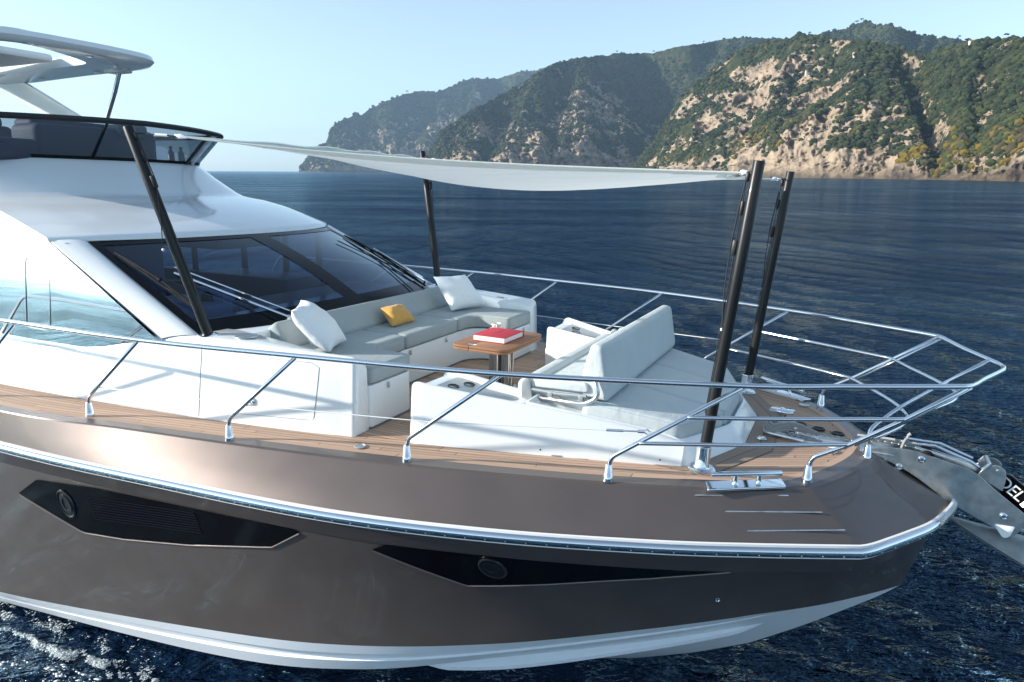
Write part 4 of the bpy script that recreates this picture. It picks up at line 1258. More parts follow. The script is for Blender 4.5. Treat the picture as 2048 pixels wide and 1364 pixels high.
# book
bkT = Matrix.Translation((-2.545, .03, .592)) @ Matrix.Rotation(R(-1), 4, 'Z')
book = thing('book', 'thick red hardback book lying flat on the teak table', 'book', tuple(bkT.translation))
def bb(*a, **k): return box(*a, T=bkT, **k)
mesh_obj('page_block', bb(-.195, .192, -.262, .19, .006, .060, r=.002), M['paper'], book)
cov = mesh_obj('cover', join(bb(-.203, .203, -.268, .20, .0, .006, r=.002), bb(-.203, .203, -.268, .20, .060, .067, r=.002), bb(-.203, .203, .19, .201, .0, .067, r=.003)), M['red'], book)
def text_obj(name, body, size, T, mat_, parent, extrude=.0006, spacing=1.0):
    cu = bpy.data.curves.new(name, 'FONT'); cu.body = body; cu.size = size; cu.extrude = extrude
    cu.align_x = 'CENTER'; cu.align_y = 'CENTER'; cu.space_character = spacing
    cu.materials.append(mat_)
    tmp = bpy.data.objects.new(name, cu); link(tmp)
    bpy.context.view_layer.update()
    me = bpy.data.meshes.new_from_object(tmp.evaluated_get(bpy.context.evaluated_depsgraph_get()))
    bpy.data.objects.remove(tmp)
    o = bpy.data.objects.new(name, me); link(o, parent)
    if not me.materials: me.materials.append(mat_)
    off = Vector((0, 0, 0)); p = parent
    while p is not None: off += p.location; p = p.parent
    o.matrix_local = Matrix.Translation(-off) @ T
    return o
g = []
for k in range(5):                  # small blind-stamped title marks, too worn to read
    x = -.01+.0*k; y = -.07+.036*k
    g.append(bb(x-.018, x+.018, y-.011, y-.006, .0668, .0674, r=.0003)); g.append(bb(x-.018+.012*(k % 2), x-.012+.012*(k % 3), y-.011, y+.012, .0668, .0674, r=.0003))
mesh_obj('title_stamp', join(*g), M['ink'], cov)

# cup and saucer
cup = thing('coffee_cup', 'white coffee cup on a saucer behind the red book', 'cup', (-2.80, .42, .592))
c = (-2.80, .42, .592)
mesh_obj('saucer', lathe([(.03, .001), (.035, .004), (.075, .012), (.078, .015), (.035, .009), (.001, .008)], c, 32), M['cup'], cup)
body = mesh_obj('bowl', lathe([(.028, .009), (.036, .014), (.054, .040), (.058, .075), (.055, .075), (.050, .045), (.030, .022), (.001, .02)], c, 32), M['cup'], cup)
mesh_obj('band', lathe([(.0560, .046), (.0572, .052), (.0560, .056)], c, 32), M['coffee'], body)
mesh_obj('handle', tube(bend([(c[0]+.03, c[1]-.045, c[2]+.066), (c[0]+.05, c[1]-.085, c[2]+.06), (c[0]+.045, c[1]-.08, c[2]+.025), (c[0]+.025, c[1]-.035, c[2]+.024)], .02), .006, 8), M['cup'], cup)
mesh_obj('sugar_sachet', box(c[0]+.06, c[0]+.10, c[1]+.0, c[1]+.05, c[2]+.012, c[2]+.022, .004), M['paper'], cup)

# sunbathing pad on the foredeck
zs = lambda x, y: -(x+.9)*.155
g_s = 'pale cushions of the sunbathing pad'
nose = .05
def sp(y0, y1, label):
    def xf(y): return nose if abs(y) <= .43 else nose-(abs(y)-.43)*.38
    P = [(-1.06, y0), (xf(y0), y0)]
    for yy in (-.43, .43):
        if y0 < yy < y1: P.append((xf(yy), yy))
    P += [(xf(y1), y1), (-1.06, y1)]
    w = [1.30 if abs(p[1]) > 1.1 and p[0] < -.9 else abs(p[1]) for p in P]
    P = [(p[0], math.copysign(w_, p[1]) if p[1] else 0) for p, w_ in zip(P, w)]
    cushion(P, .27, .435, label, 'fab2', .045, .010, zs, g_s, 'sunpad_cushion', rad=.08)
sp(-1.13, -.44, 'pale sunpad cushion on the near side, along the white coaming')
sp(-.43, .43, 'pale sunpad cushion in the middle of the foredeck pad')
sp(.44, 1.13, 'pale sunpad cushion on the far side, behind the black poles')

# bench with the swing-over backrest
be = thing('bench_seat', 'pale bench cushion with a rolled front edge facing the teak table', 'bench seat', (-1.4, 0, .40))
mesh_obj('seat_roll', pad(roundpoly([(-1.22, 0), (1.22, 0), (1.22, .16), (-1.22, .16)], .07, 6), 0, .17, .065, 6, T=frame_T((-1.56, 0, .375), (0, 1, 0), (0, 0, 1)) @ Matrix.Translation((0, 0, -.17))), M['fab2'], be, angle=180)
mesh_obj('seat_pad', pad(roundpoly([(-1.57, -1.22), (-1.05, -1.22), (-1.05, 1.22), (-1.57, 1.22)], .04, 4), .40, .50, .03, 4), M['fab2'], be, angle=180)
bs = thing('swing_backrest', 'thick pale backrest tilted up between the bench and the sunpad', 'backrest', (-.95, 0, .44))
prof = roundpoly([(-1.085, .455), (-.85, .445), (-.825, .50), (-.905, .935), (-1.015, .945), (-1.10, .64)], [.05, .06, .05, .045, .04, .08], 6)
Tp = Matrix(((1, 0, 0, 0), (0, 0, 1, 0), (0, 1, 0, 0), (0, 0, 0, 1)))
mesh_obj('cushion', pad(prof, -1.235, 1.235, .045, 5, T=Tp), M['fab2'], bs, angle=180)
for s in (-1, 1):
    br_ = mesh_obj('hinge_bracket', join(
        pad(roundpoly([(-1.64, .36), (-1.53, .36), (-1.555, .56), (-1.60, .585), (-1.645, .54)], .03, 4), s*1.245, s*1.29, .006, 2, T=Tp) if s > 0 else pad(roundpoly([(-1.64, .36), (-1.53, .36), (-1.555, .56), (-1.60, .585), (-1.645, .54)], .03, 4), -1.29, -1.245, .006, 2, T=Tp),
        tube([(-1.56, s*1.27, .475), (-1.3, s*1.27, .468), (-1.02, s*1.27, .485)], .016, 8),
        box(-1.38, -1.335, s*1.275-.012, s*1.275+.012, .395, .475, .004), box(-1.09, -1.045, s*1.275-.012, s*1.275+.012, .405, .48, .004)), M['greymetal'], bs)
    mesh_obj('swing_handle', tube(bend([(-1.50, s*1.285, .405), (-1.02, s*1.285, .415), (-.90, s*1.285, .50), (-.955, s*1.27, .66)], .12, 10), .020, 12), M['satin'], bs, angle=180)
    mesh_obj('side_roll', pad(roundpoly([(-1.54, .49), (-1.00, .51), (-1.02, .60), (-1.54, .60)], .04, 5), min(s*1.215, s*1.265), max(s*1.215, s*1.265), .02, 3, T=Tp), M['fab2'], bs, angle=180)

# anchor in the bow roller
an = thing('anchor', 'galvanised plough anchor with a black weighted shank in the bow roller', 'anchor', (2.5, 0, -.5))
def xz(poly, y0, y1, r=.004): return pad(poly, y0, y1, r, 2, T=Tp)
sh = roundpoly([(1.60, .085), (2.05, .01), (2.28, -.10), (2.62, -.36), (2.74, -.60), (2.60, -.66), (2.40, -.36), (2.12, -.14), (1.62, .03)], .03, 4)
mesh_obj('shank', xz(sh, -.022, .022, .008), M['satin'], an)
wt = mesh_obj('ballast_plate', xz(roundpoly([(2.22, -.03), (2.33, -.03), (2.62, -.26), (2.64, -.40), (2.50, -.52), (2.28, -.22)], .03, 4), -.05, .05, .008), M['black'], an)
def anch(y, z, x): return (x, y, z)
tip = Vector((1.92, 0, -.62))
V = [tuple(tip), (2.55, -.40, -.66), (2.9, -.46, -.80), (2.86, 0, -.60), (2.9, .46, -.80), (2.55, .40, -.66), (2.55, 0, -.50)]
def fluke():
    rows = []
    for t in np.linspace(0, 1, 14):
        x = 1.93+.95*t
        w = .50*t**.8; zc = -.505-.13*t; ze = zc-.17*t**.9
        rows.append([(x, -w, ze), (x, -w*.66, ze+(zc-ze)*.25), (x, -w*.3, zc-.02*t), (x, 0, zc), (x, w*.3, zc-.02*t), (x, w*.66, ze+(zc-ze)*.25), (x, w, ze)])
    g1 = grid(rows); g2 = ([(a[0], a[1], a[2]-.018) for a in g1[0]], [f[::-1] for f in g1[1]])
    return join(g1, g2)
mesh_obj('fluke', fluke(), M['galv'], an, angle=50)
mesh_obj('cross_bar', box(2.30, 2.62, -.06, .06, -.50, -.47, .004, T=Matrix.Translation((0, 0, .0))), M['satin'], an)
mesh_obj('guide_arm', join(tube([(2.42, -.1, -.26), (2.56, -.10, -.08)], .022, 4), tube([(2.36, .1, -.22), (2.56, .10, -.06)], .02, 4)), M['satin'], an)
d = Vector((.29, 0, -.225)).normalized()
Tt = Matrix(((d.x, .0, 0, 2.395), (0, .0, -1, -.0525), (d.z, d.x, 0, -.165), (0, 0, 0, 1)))
Tt = Matrix.Translation((2.40, -.0530, -.195)) @ Matrix(((d.x, -d.z, 0, 0), (0, 0, -1, 0), (d.z, d.x, 0, 0), (0, 0, 0, 1)))
text_obj('lettering', 'DELTA', .135, Tt, M['white_plastic'], wt, .001, .95)
# chain and rope
def chain_geo(path, link_l=.042, r=.0055):
    P = resample(np.array([tuple(p) for p in path]), max(4, int(sum((Vector(path[i+1])-Vector(path[i])).length for i in range(len(path)-1))/(link_l*.62))))
    g = []
    for i in range(len(P)-1):
        a, b = Vector(P[i]), Vector(P[i+1]); c = (a+b)/2; t = (b-a).normalized()
        up = Vector((0, 0, 1)) if i % 2 else Vector((0, 1, .2))
        s = (up-t*up.dot(t)).normalized()
        l, w = link_l*.5, link_l*.27
        loop = []
        for k in range(12):
            q = 2*math.pi*k/12
            loop.append(c+t*(math.cos(q)*w+math.copysign(l-w, math.cos(q)))+s*math.sin(q)*w)
        loop.append(loop[0]); loop.append(loop[1])
        g.append(tube(loop, r, 5, False))
    return join(*g)
ch = mesh_obj('anchor_chain', chain_geo([(.44, .06, .10), (.56, -.03, .09), (.72, -.04, .065), (.92, -.02, .06), (1.15, 0, .05), (1.35, 0, .09), (1.62, 0, .075)]), M['chain'], None, off=(.9, 0, .05))
ch.location = (.9, 0, .05); ON_BOAT.append(ch)
tag(ch, 'galvanised anchor chain running from the windlass to the bow roller', 'chain')
hp = mesh_obj('chain_bight', chain_geo([(.46, .03, .06), (.54, -.05, .045), (.68, -.09, .04), (.80, -.10, .03), (.86, -.12, .03), (.74, -.14, .03), (.58, -.09, .035)], .038), M['chain'], None, off=(.6, 0, .03))
hp.location = (.6, 0, .03); ON_BOAT.append(hp)
tag(hp, 'short slack bight of grey chain bunched beside the windlass', 'chain')
rp_ = []
for k in range(4):
    z = .05+.022*k; o = .02*k
    rp_.append(tube(bend([(.40+o, .14-o, z), (.345+o*.6, -.02, z+.02), (.37+o, -.13, z), (.45+o, -.13+o, z+.015), (.60+o*.5, -.05, z+.03), (.82, -.03-o*.4, .055+.01*k)], .08, 6), .012, 8))
rope = mesh_obj('snubber_rope', join(*rp_), M['rope'], None, off=(.5, 0, .03))
rope.location = (.5, 0, .03); ON_BOAT.append(rope)
tag(rope, 'grey rope looped round the windlass on the teak foredeck', 'rope')
lr = mesh_obj('lashing_rope', join(tube(bend([(1.15, .02, .10), (1.40, -.04, .13), (1.515, -.075, .135), (1.60, -.06, .13), (1.80, -.04, .12)], .06), .010, 8),
    tube(bend([(1.50, -.09, .08), (1.515, -.10, .15), (1.53, -.08, .17), (1.545, -.06, .12), (1.52, -.085, .12)], .02), .011, 8), tube([(1.53, -.08, .15), (1.54, -.085, .205), (1.555, -.085, .215)], [.010, .012, .017], 8)), M['rope'], None, off=(1.5, 0, .1))
lr.location = (1.5, 0, .1); ON_BOAT.append(lr)
tag(lr, 'pale rope knotted over the top of the bow roller', 'rope')
# ------------------------------------------------------------------ sea and coast (world space: water z = 0)
CX0, CY0 = 0.92, -6.63                       # the point of the sea below the viewer, used as the pole of the coast's polar grid
FW = np.array([-.4418, .8971]); RT = np.array([.8971, .4418])
def bearing(u):
    """unit vector towards bearing u (u = 1406 tan of the angle off the view axis)"""
    th = np.arctan(u/1406.0)
    return FW*np.cos(th)[..., None]+RT*np.sin(th)[..., None] if isinstance(th, np.ndarray) else FW*math.cos(th)+RT*math.sin(th)
_rs = np.random.RandomState(3)
_tab = _rs.rand(256, 256)
def vnoise(x, y):
    xi = np.floor(x).astype(int); yi = np.floor(y).astype(int); fx_ = x-xi; fy_ = y-yi
    fx_ = fx_*fx_*(3-2*fx_); fy_ = fy_*fy_*(3-2*fy_)
    a = _tab[xi % 256, yi % 256]; b = _tab[(xi+1) % 256, yi % 256]; c = _tab[xi % 256, (yi+1) % 256]; d = _tab[(xi+1) % 256, (yi+1) % 256]
    return (a+(b-a)*fx_)*(1-fy_)+(c+(d-c)*fx_)*fy_
def fbm(x, y, o=4, g=.5):
    s = 0; a = 1; t = 0
    for k in range(o):
        s = s+a*vnoise(x*2**k+17.3*k, y*2**k-9.1*k); t += a; a *= g
    return s/t
def ridged(x, y, o=4):
    s = 0; a = 1; t = 0
    for k in range(o):
        s = s+a*(1-np.abs(2*vnoise(x*2**k+31.7*k, y*2**k+5.3*k)-1)); t += a; a *= .5
    return s/t
def np_mesh(name, V, F, mat_, smooth=True):
    me = bpy.data.meshes.new(name)
    V = np.asarray(V, np.float32); F = np.asarray(F, np.int32)
    k = F.shape[1]
    me.vertices.add(len(V)); me.vertices.foreach_set('co', V.ravel())
    me.loops.add(F.size); me.loops.foreach_set('vertex_index', F.ravel())
    me.polygons.add(len(F)); me.polygons.foreach_set('loop_start', np.arange(0, F.size, k, dtype=np.int32))
    me.update(calc_edges=True); me.validate()
    me.polygons.foreach_set('use_smooth', np.full(len(me.polygons), smooth))
    me.materials.append(mat_)
    o = bpy.data.objects.new(name, me); link(o)
    return o
def gridF(nr, nc):
    i, j = np.meshgrid(np.arange(nr-1), np.arange(nc-1), indexing='ij')
    a = (i*nc+j).ravel()
    return np.stack([a, a+1, a+nc+1, a+nc], 1)

# water ---------------------------------------------------------------
wm = mat('deep_sea_water', (.0030, .0125, .036), .03)
nt, N, L, b = nodes(wm)
tc = N.new('ShaderNodeTexCoord')
def wave_noise(scale, stretch, rot, detail, dist, prev):
    vr = N.new('ShaderNodeVectorRotate'); vr.rotation_type = 'Z_AXIS'; vr.inputs['Angle'].default_value = R(-rot)
    mp = N.new('ShaderNodeMapping'); mp.inputs['Scale'].default_value = stretch
    tx = N.new('ShaderNodeTexNoise'); tx.inputs['Scale'].default_value = scale; tx.inputs['Detail'].default_value = detail; tx.inputs['Roughness'].default_value = .55
    bp = N.new('ShaderNodeBump'); bp.inputs['Strength'].default_value = 1.0; bp.inputs['Distance'].default_value = dist
    L.new(tc.outputs['Object'], vr.inputs['Vector']); L.new(vr.outputs[0], mp.inputs[0]); L.new(mp.outputs[0], tx.inputs['Vector']); L.new(tx.outputs['Fac'], bp.inputs['Height'])
    if prev: L.new(prev.outputs[0], bp.inputs['Normal'])
    return bp
b0 = wave_noise(.045, (1, 2.2, 1), 30, 5, 1.0, None)
b1 = wave_noise(.36, (1, 2.3, 1), 24, 5, .75, b0)
b2 = wave_noise(1.5, (1, 2.2, 1), 36, 4, .36, b1)
b4 = wave_noise(4.6, (1, 1.8, 1), 12, 3, .085, b2)
b3 = wave_noise(13.0, (1, 1.4, 1), 40, 2, .010, b4)
# body colour of deep water under a bluish surface reflection (as through a polarising filter)
N.remove(b); out = N['Material Output']
df = N.new('ShaderNodeBsdfDiffuse'); df.inputs[0].default_value = (.0036, .0135, .038, 1)
gl = N.new('ShaderNodeBsdfGlossy'); gl.inputs[0].default_value = (.62, .86, 1, 1)
for s_ in (df, gl): L.new(b3.outputs[0], s_.inputs['Normal'])
ge = N.new('ShaderNodeNewGeometry')
dt = N.new('ShaderNodeVectorMath'); dt.operation = 'DOT_PRODUCT'
L.new(ge.outputs['Incoming'], dt.inputs[0]); L.new(b3.outputs[0], dt.inputs[1])
ab = N.new('ShaderNodeMath'); ab.operation = 'ABSOLUTE'; L.new(dt.outputs['Value'], ab.inputs[0])
iv = N.new('ShaderNodeMath'); iv.operation = 'SUBTRACT'; iv.inputs[0].default_value = 1; L.new(ab.outputs[0], iv.inputs[1]); iv.use_clamp = True
pw = N.new('ShaderNodeMath'); pw.operation = 'POWER'; pw.inputs[1].default_value = 4.6; L.new(iv.outputs[0], pw.inputs[0])
fr_ = N.new('ShaderNodeMath'); fr_.operation = 'MULTIPLY_ADD'; fr_.inputs[1].default_value = .84; fr_.inputs[2].default_value = .012; L.new(pw.outputs[0], fr_.inputs[0])
# wind patches: the ruffled water mirrors less than the slicks between
vr = N.new('ShaderNodeVectorRotate'); vr.rotation_type = 'Z_AXIS'; vr.inputs['Angle'].default_value = R(-24); L.new(tc.outputs['Object'], vr.inputs['Vector'])
mpw = N.new('ShaderNodeMapping'); mpw.inputs['Scale'].default_value = (1, 3.5, 1); L.new(vr.outputs[0], mpw.inputs[0])
wp = N.new('ShaderNodeTexNoise'); wp.inputs['Scale'].default_value = .018; wp.inputs['Detail'].default_value = 7; wp.inputs['Roughness'].default_value = .68; L.new(mpw.outputs[0], wp.inputs['Vector'])
wr = N.new('ShaderNodeMapRange'); wr.inputs[1].default_value = .32; wr.inputs[2].default_value = .70; wr.inputs[3].default_value = .50; wr.inputs[4].default_value = 1.7; L.new(wp.outputs['Fac'], wr.inputs[0])
fw = N.new('ShaderNodeMath'); fw.operation = 'MULTIPLY'; L.new(fr_.outputs[0], fw.inputs[0]); L.new(wr.outputs[0], fw.inputs[1])
ms = N.new('ShaderNodeMixShader'); L.new(fw.outputs[0], ms.inputs[0]); L.new(df.outputs[0], ms.inputs[1]); L.new(gl.outputs[0], ms.inputs[2])
L.new(ms.outputs[0], out.inputs['Surface'])
# waves too small to model far out are carried by the roughness of the open water
ln = N.new('ShaderNodeVectorMath'); ln.operation = 'LENGTH'; L.new(tc.outputs['Object'], ln.inputs[0])
rg = N.new('ShaderNodeMapRange'); rg.inputs[1].default_value = 15; rg.inputs[2].default_value = 260; rg.inputs[3].default_value = .035; rg.inputs[4].default_value = .11
L.new(ln.outputs['Value'], rg.inputs[0]); L.new(rg.outputs[0], gl.inputs['Roughness'])
SPAN = R(62); NC = 620
rr = [0.6]
while rr[-1] < 9000: rr.append(rr[-1]+max(.055, rr[-1]*.0115))
rr = np.array(rr)
v_ang = math.atan2(FW[1], FW[0])
fine = np.linspace(v_ang-SPAN, v_ang+SPAN, NC)
coarse = np.linspace(v_ang+SPAN, v_ang-SPAN+2*math.pi, 60)[1:]
ang = np.concatenate([fine, coarse])
A, RR = np.meshgrid(ang, rr)
Xw = CX0+RR*np.cos(A); Yw = CY0+RR*np.sin(A); Zw = np.zeros_like(Xw)
for lam, amp, dr in ((14, .03, 20), (7.5, .025, 48), (4.2, .024, 5), (2.3, .020, 62), (1.35, .015, 28), (.8, .010, 80), (.55, .006, -15)):
    k = 2*math.pi/lam; ca, sa = math.cos(R(dr)), math.sin(R(dr))
    fade = np.clip(1.4-RR*.0115/(lam*.22), 0, 1)
    wob = (fbm(Xw/lam*.35, Yw/lam*.35, 2)-.5)*7
    ampm = .35+1.3*vnoise(Xw/lam*.21+3, Yw/lam*.21+8)
    ph = k*(Xw*ca+Yw*sa)+wob
    Zw += amp*fade*ampm*(np.exp(np.sin(ph)-1)*1.6-.75)
# bow wave along the near side of the hull
dh = np.abs(Yw+3.12+.09*(Xw+7.5)*-1*-1*0+.03*np.sin(Xw*2.1)-.09*(Xw+7.5))
Zw += .045*np.exp(-(dh/.22)**2)*np.clip((-5.0-Xw)/1.5, 0, 1)*(.6+.8*fbm(Xw*3, Yw*3, 3))
nc = len(ang)
V = np.stack([Xw.ravel(), Yw.ravel(), Zw.ravel()], 1)
F = gridF(len(rr), nc)
wrap = np.arange(len(rr)-1)*nc
F2 = np.stack([wrap+nc-1, wrap, wrap+nc, wrap+2*nc-1], 1)
F = np.concatenate([F, F2])[:, ::-1]
cen = len(V); V = np.concatenate([V, [[CX0, CY0, 0]]])
fan = np.stack([np.full(nc, cen), np.arange(nc), (np.arange(nc)+1) % nc, (np.arange(nc)+1) % nc], 1)
water = np_mesh('water', V, F, wm)
bm_ = water
water['kind'] = 'structure'

# foam thrown up where the hull meets the water ------------------------
V, F = [], []
octv = np.array([(1, 0, 0), (0, 1, 0), (-1, 0, 0), (0, -1, 0), (0, 0, 1), (0, 0, -1)], float)
octf = [(0, 1, 4), (1, 2, 4), (2, 3, 4), (3, 0, 4), (1, 0, 5), (2, 1, 5), (3, 2, 5), (0, 3, 5)]
fr = random.Random(11); cnt = 0
while cnt < 9500:
    x = fr.uniform(-8.3, -5.1); t = (x+8.3)/3.2
    yl = -3.10+.085*(x+7.5)+.025*math.sin(x*6)+.015*math.sin(x*17)      # crest of the bow wave
    inner = fr.random() < .55
    y = yl+(abs(fr.gauss(0, 1))*(.20-.06*t) if inner else -abs(fr.gauss(0, .025)))
    nz = vnoise(np.array([x*5.1+40]), np.array([y*11.0+4]))[0]*.6+vnoise(np.array([x*13.1]), np.array([y*23.0]))[0]*.4
    near = math.exp(-((y-yl)/.06)**2)
    if fr.random() > (nz*2.2-.78)+.33*near-.35*t: continue
    s = .0025+.011*fr.random()**2.5*(1.1-.5*t)
    z = .045+.07*near*fr.random()+.10*max(0, y-yl)*fr.random()
    a = fr.uniform(-.6, 1.4); o = len(V)
    for p in octv:
        px_, py_, pz_ = p[0]*s*2.0, p[1]*s, p[2]*s*.8
        V.append((x+px_*math.cos(a)-py_*math.sin(a), y+px_*math.sin(a)+py_*math.cos(a), z+pz_+px_*.25))
    F += [tuple(i+o for i in f) for f in octf]; cnt += 1
for k in range(900):                       # flecks drifting outside the wave
    x = fr.uniform(-8.3, -5.6); y = -3.16+.085*(x+7.5)-abs(fr.gauss(0, .20))
    if fr.random() > vnoise(np.array([x*3.7]), np.array([y*5.9]))[0]*1.6-.45: continue
    s = .003+.015*fr.random()**3; a = fr.uniform(-.3, .8); o = len(V)
    for p in octv:
        px_, py_, pz_ = p[0]*s*2.2, p[1]*s, p[2]*s*.5
        V.append((x+px_*math.cos(a)-py_*math.sin(a), y+px_*math.sin(a)+py_*math.cos(a), .05+pz_))
    F += [tuple(i+o for i in f) for f in octf]
foam = np_mesh('sea_foam', V, F, M['foam'])
tag(foam, 'white foam flecks bubbling along the near side of the hull at the waterline', 'foam', kind='stuff')

# coast ---------------------------------------------------------------
def rock_mat():
    m = mat('maquis_and_limestone', (.05, .06, .03), .95, spec=.1)
    nt, N, L, b = nodes(m)
    at = N.new('ShaderNodeAttribute'); at.attribute_name = 'rock'
    tc = N.new('ShaderNodeTexCoord')
    n1 = N.new('ShaderNodeTexNoise'); n1.inputs['Scale'].default_value = .035; n1.inputs['Detail'].default_value = 8; n1.inputs['Roughness'].default_value = .65
    mp = N.new('ShaderNodeMapping'); mp.inputs['Scale'].default_value = (1, 1, .8)
    L.new(tc.outputs['Object'], mp.inputs[0]); L.new(mp.outputs[0], n1.inputs['Vector'])
    r1 = N.new('ShaderNodeValToRGB')
    e = r1.color_ramp.elements
    e[0].position = .34; e[0].color = (.085, .07, .06, 1); e[1].position = .70; e[1].color = (.51, .395, .275, 1)
    k = e.new(.47); k.color = (.34, .265, .195, 1)
    n2 = N.new('ShaderNodeTexNoise'); n2.inputs['Scale'].default_value = .055; n2.inputs['Detail'].default_value = 6
    L.new(tc.outputs['Object'], n2.inputs['Vector'])
    r2 = N.new('ShaderNodeValToRGB'); e = r2.color_ramp.elements
    e[0].position = .32; e[0].color = (.020, .030, .016, 1); e[1].position = .74; e[1].color = (.105, .085, .032, 1)
    k = e.new(.52); k.color = (.040, .050, .022, 1)
    L.new(n1.outputs['Fac'], r1.inputs[0]); L.new(n2.outputs['Fac'], r2.inputs[0])
    mx = N.new('ShaderNodeMix'); mx.data_type = 'RGBA'
    n3 = N.new('ShaderNodeTexNoise'); n3.inputs['Scale'].default_value = .11; n3.inputs['Detail'].default_value = 5
    L.new(tc.outputs['Object'], n3.inputs['Vector'])
    ma = N.new('ShaderNodeMath'); ma.operation = 'ADD'; mb = N.new('ShaderNodeMath'); mb.operation = 'MULTIPLY_ADD'; mb.inputs[1].default_value = .9; mb.inputs[2].default_value = -.45
    L.new(n3.outputs['Fac'], mb.inputs[0]); L.new(mb.outputs[0], ma.inputs[0]); L.new(at.outputs['Fac'], ma.inputs[1])
    rm = N.new('ShaderNodeMapRange'); rm.inputs[1].default_value = .42; rm.inputs[2].default_value = .58
    L.new(ma.outputs[0], rm.inputs[0]); L.new(rm.outputs[0], mx.inputs[0])
    L.new(r2.outputs[0], mx.inputs[6]); L.new(r1.outputs[0], mx.inputs[7])
    sp = N.new('ShaderNodeSeparateXYZ'); L.new(tc.outputs['Object'], sp.inputs[0])
    wet = N.new('ShaderNodeMapRange'); wet.inputs[1].default_value = 3; wet.inputs[2].default_value = 17; wet.inputs[3].default_value = .30; wet.inputs[4].default_value = 1
    wz = N.new('ShaderNodeMath'); wz.operation = 'MULTIPLY_ADD'; wz.inputs[1].default_value = -26; L.new(n3.outputs['Fac'], wz.inputs[0])
    wz2 = N.new('ShaderNodeMath'); wz2.operation = 'ADD'; wz2.inputs[1].default_value = 13; L.new(sp.outputs['Z'], wz2.inputs[0]); L.new(wz2.outputs[0], wz.inputs[2])
    L.new(wz.outputs[0], wet.inputs[0])
    mw = N.new('ShaderNodeMix'); mw.data_type = 'RGBA'; mw.blend_type = 'MULTIPLY'; mw.inputs[0].default_value = 1
    L.new(mx.outputs[2], mw.inputs[6])
    L.new(wet.outputs[0], mw.inputs[7])
    L.new(mw.outputs[2], b.inputs['Base Color'])
    bp = N.new('ShaderNodeBump'); bp.inputs['Strength'].default_value = 1; bp.inputs['Distance'].default_value = 9
    L.new(n1.outputs['Fac'], bp.inputs['Height']); L.new(bp.outputs[0], b.inputs['Normal'])
    n4 = N.new('ShaderNodeTexNoise'); n4.inputs['Scale'].default_value = .22; n4.inputs['Detail'].default_value = 6; n4.inputs['Roughness'].default_value = .7
    L.new(tc.outputs['Object'], n4.inputs['Vector'])
    bp2 = N.new('ShaderNodeBump'); bp2.inputs['Strength'].default_value = 1; bp2.inputs['Distance'].default_value = 3.2
    L.new(n4.outputs['Fac'], bp2.inputs['Height']); L.new(bp.outputs[0], bp2.inputs['Normal']); L.new(bp2.outputs[0], b.inputs['Normal'])
    return m
M['coast'] = rock_mat()
CAMZ = 5.26
def curve(P):
    P = np.array(P, float)
    return lambda u: np.interp(u, P[:, 0], P[:, 1])
def height_of(px, py, d):
    """height of a point seen at photo row py over bearing px and distance d"""
    hor = 341+.006*(px-450)
    return CAMZ+(hor-py)/1406.0*d*np.cos(np.arctan((px-1024)/1406.0))
COAST = {}
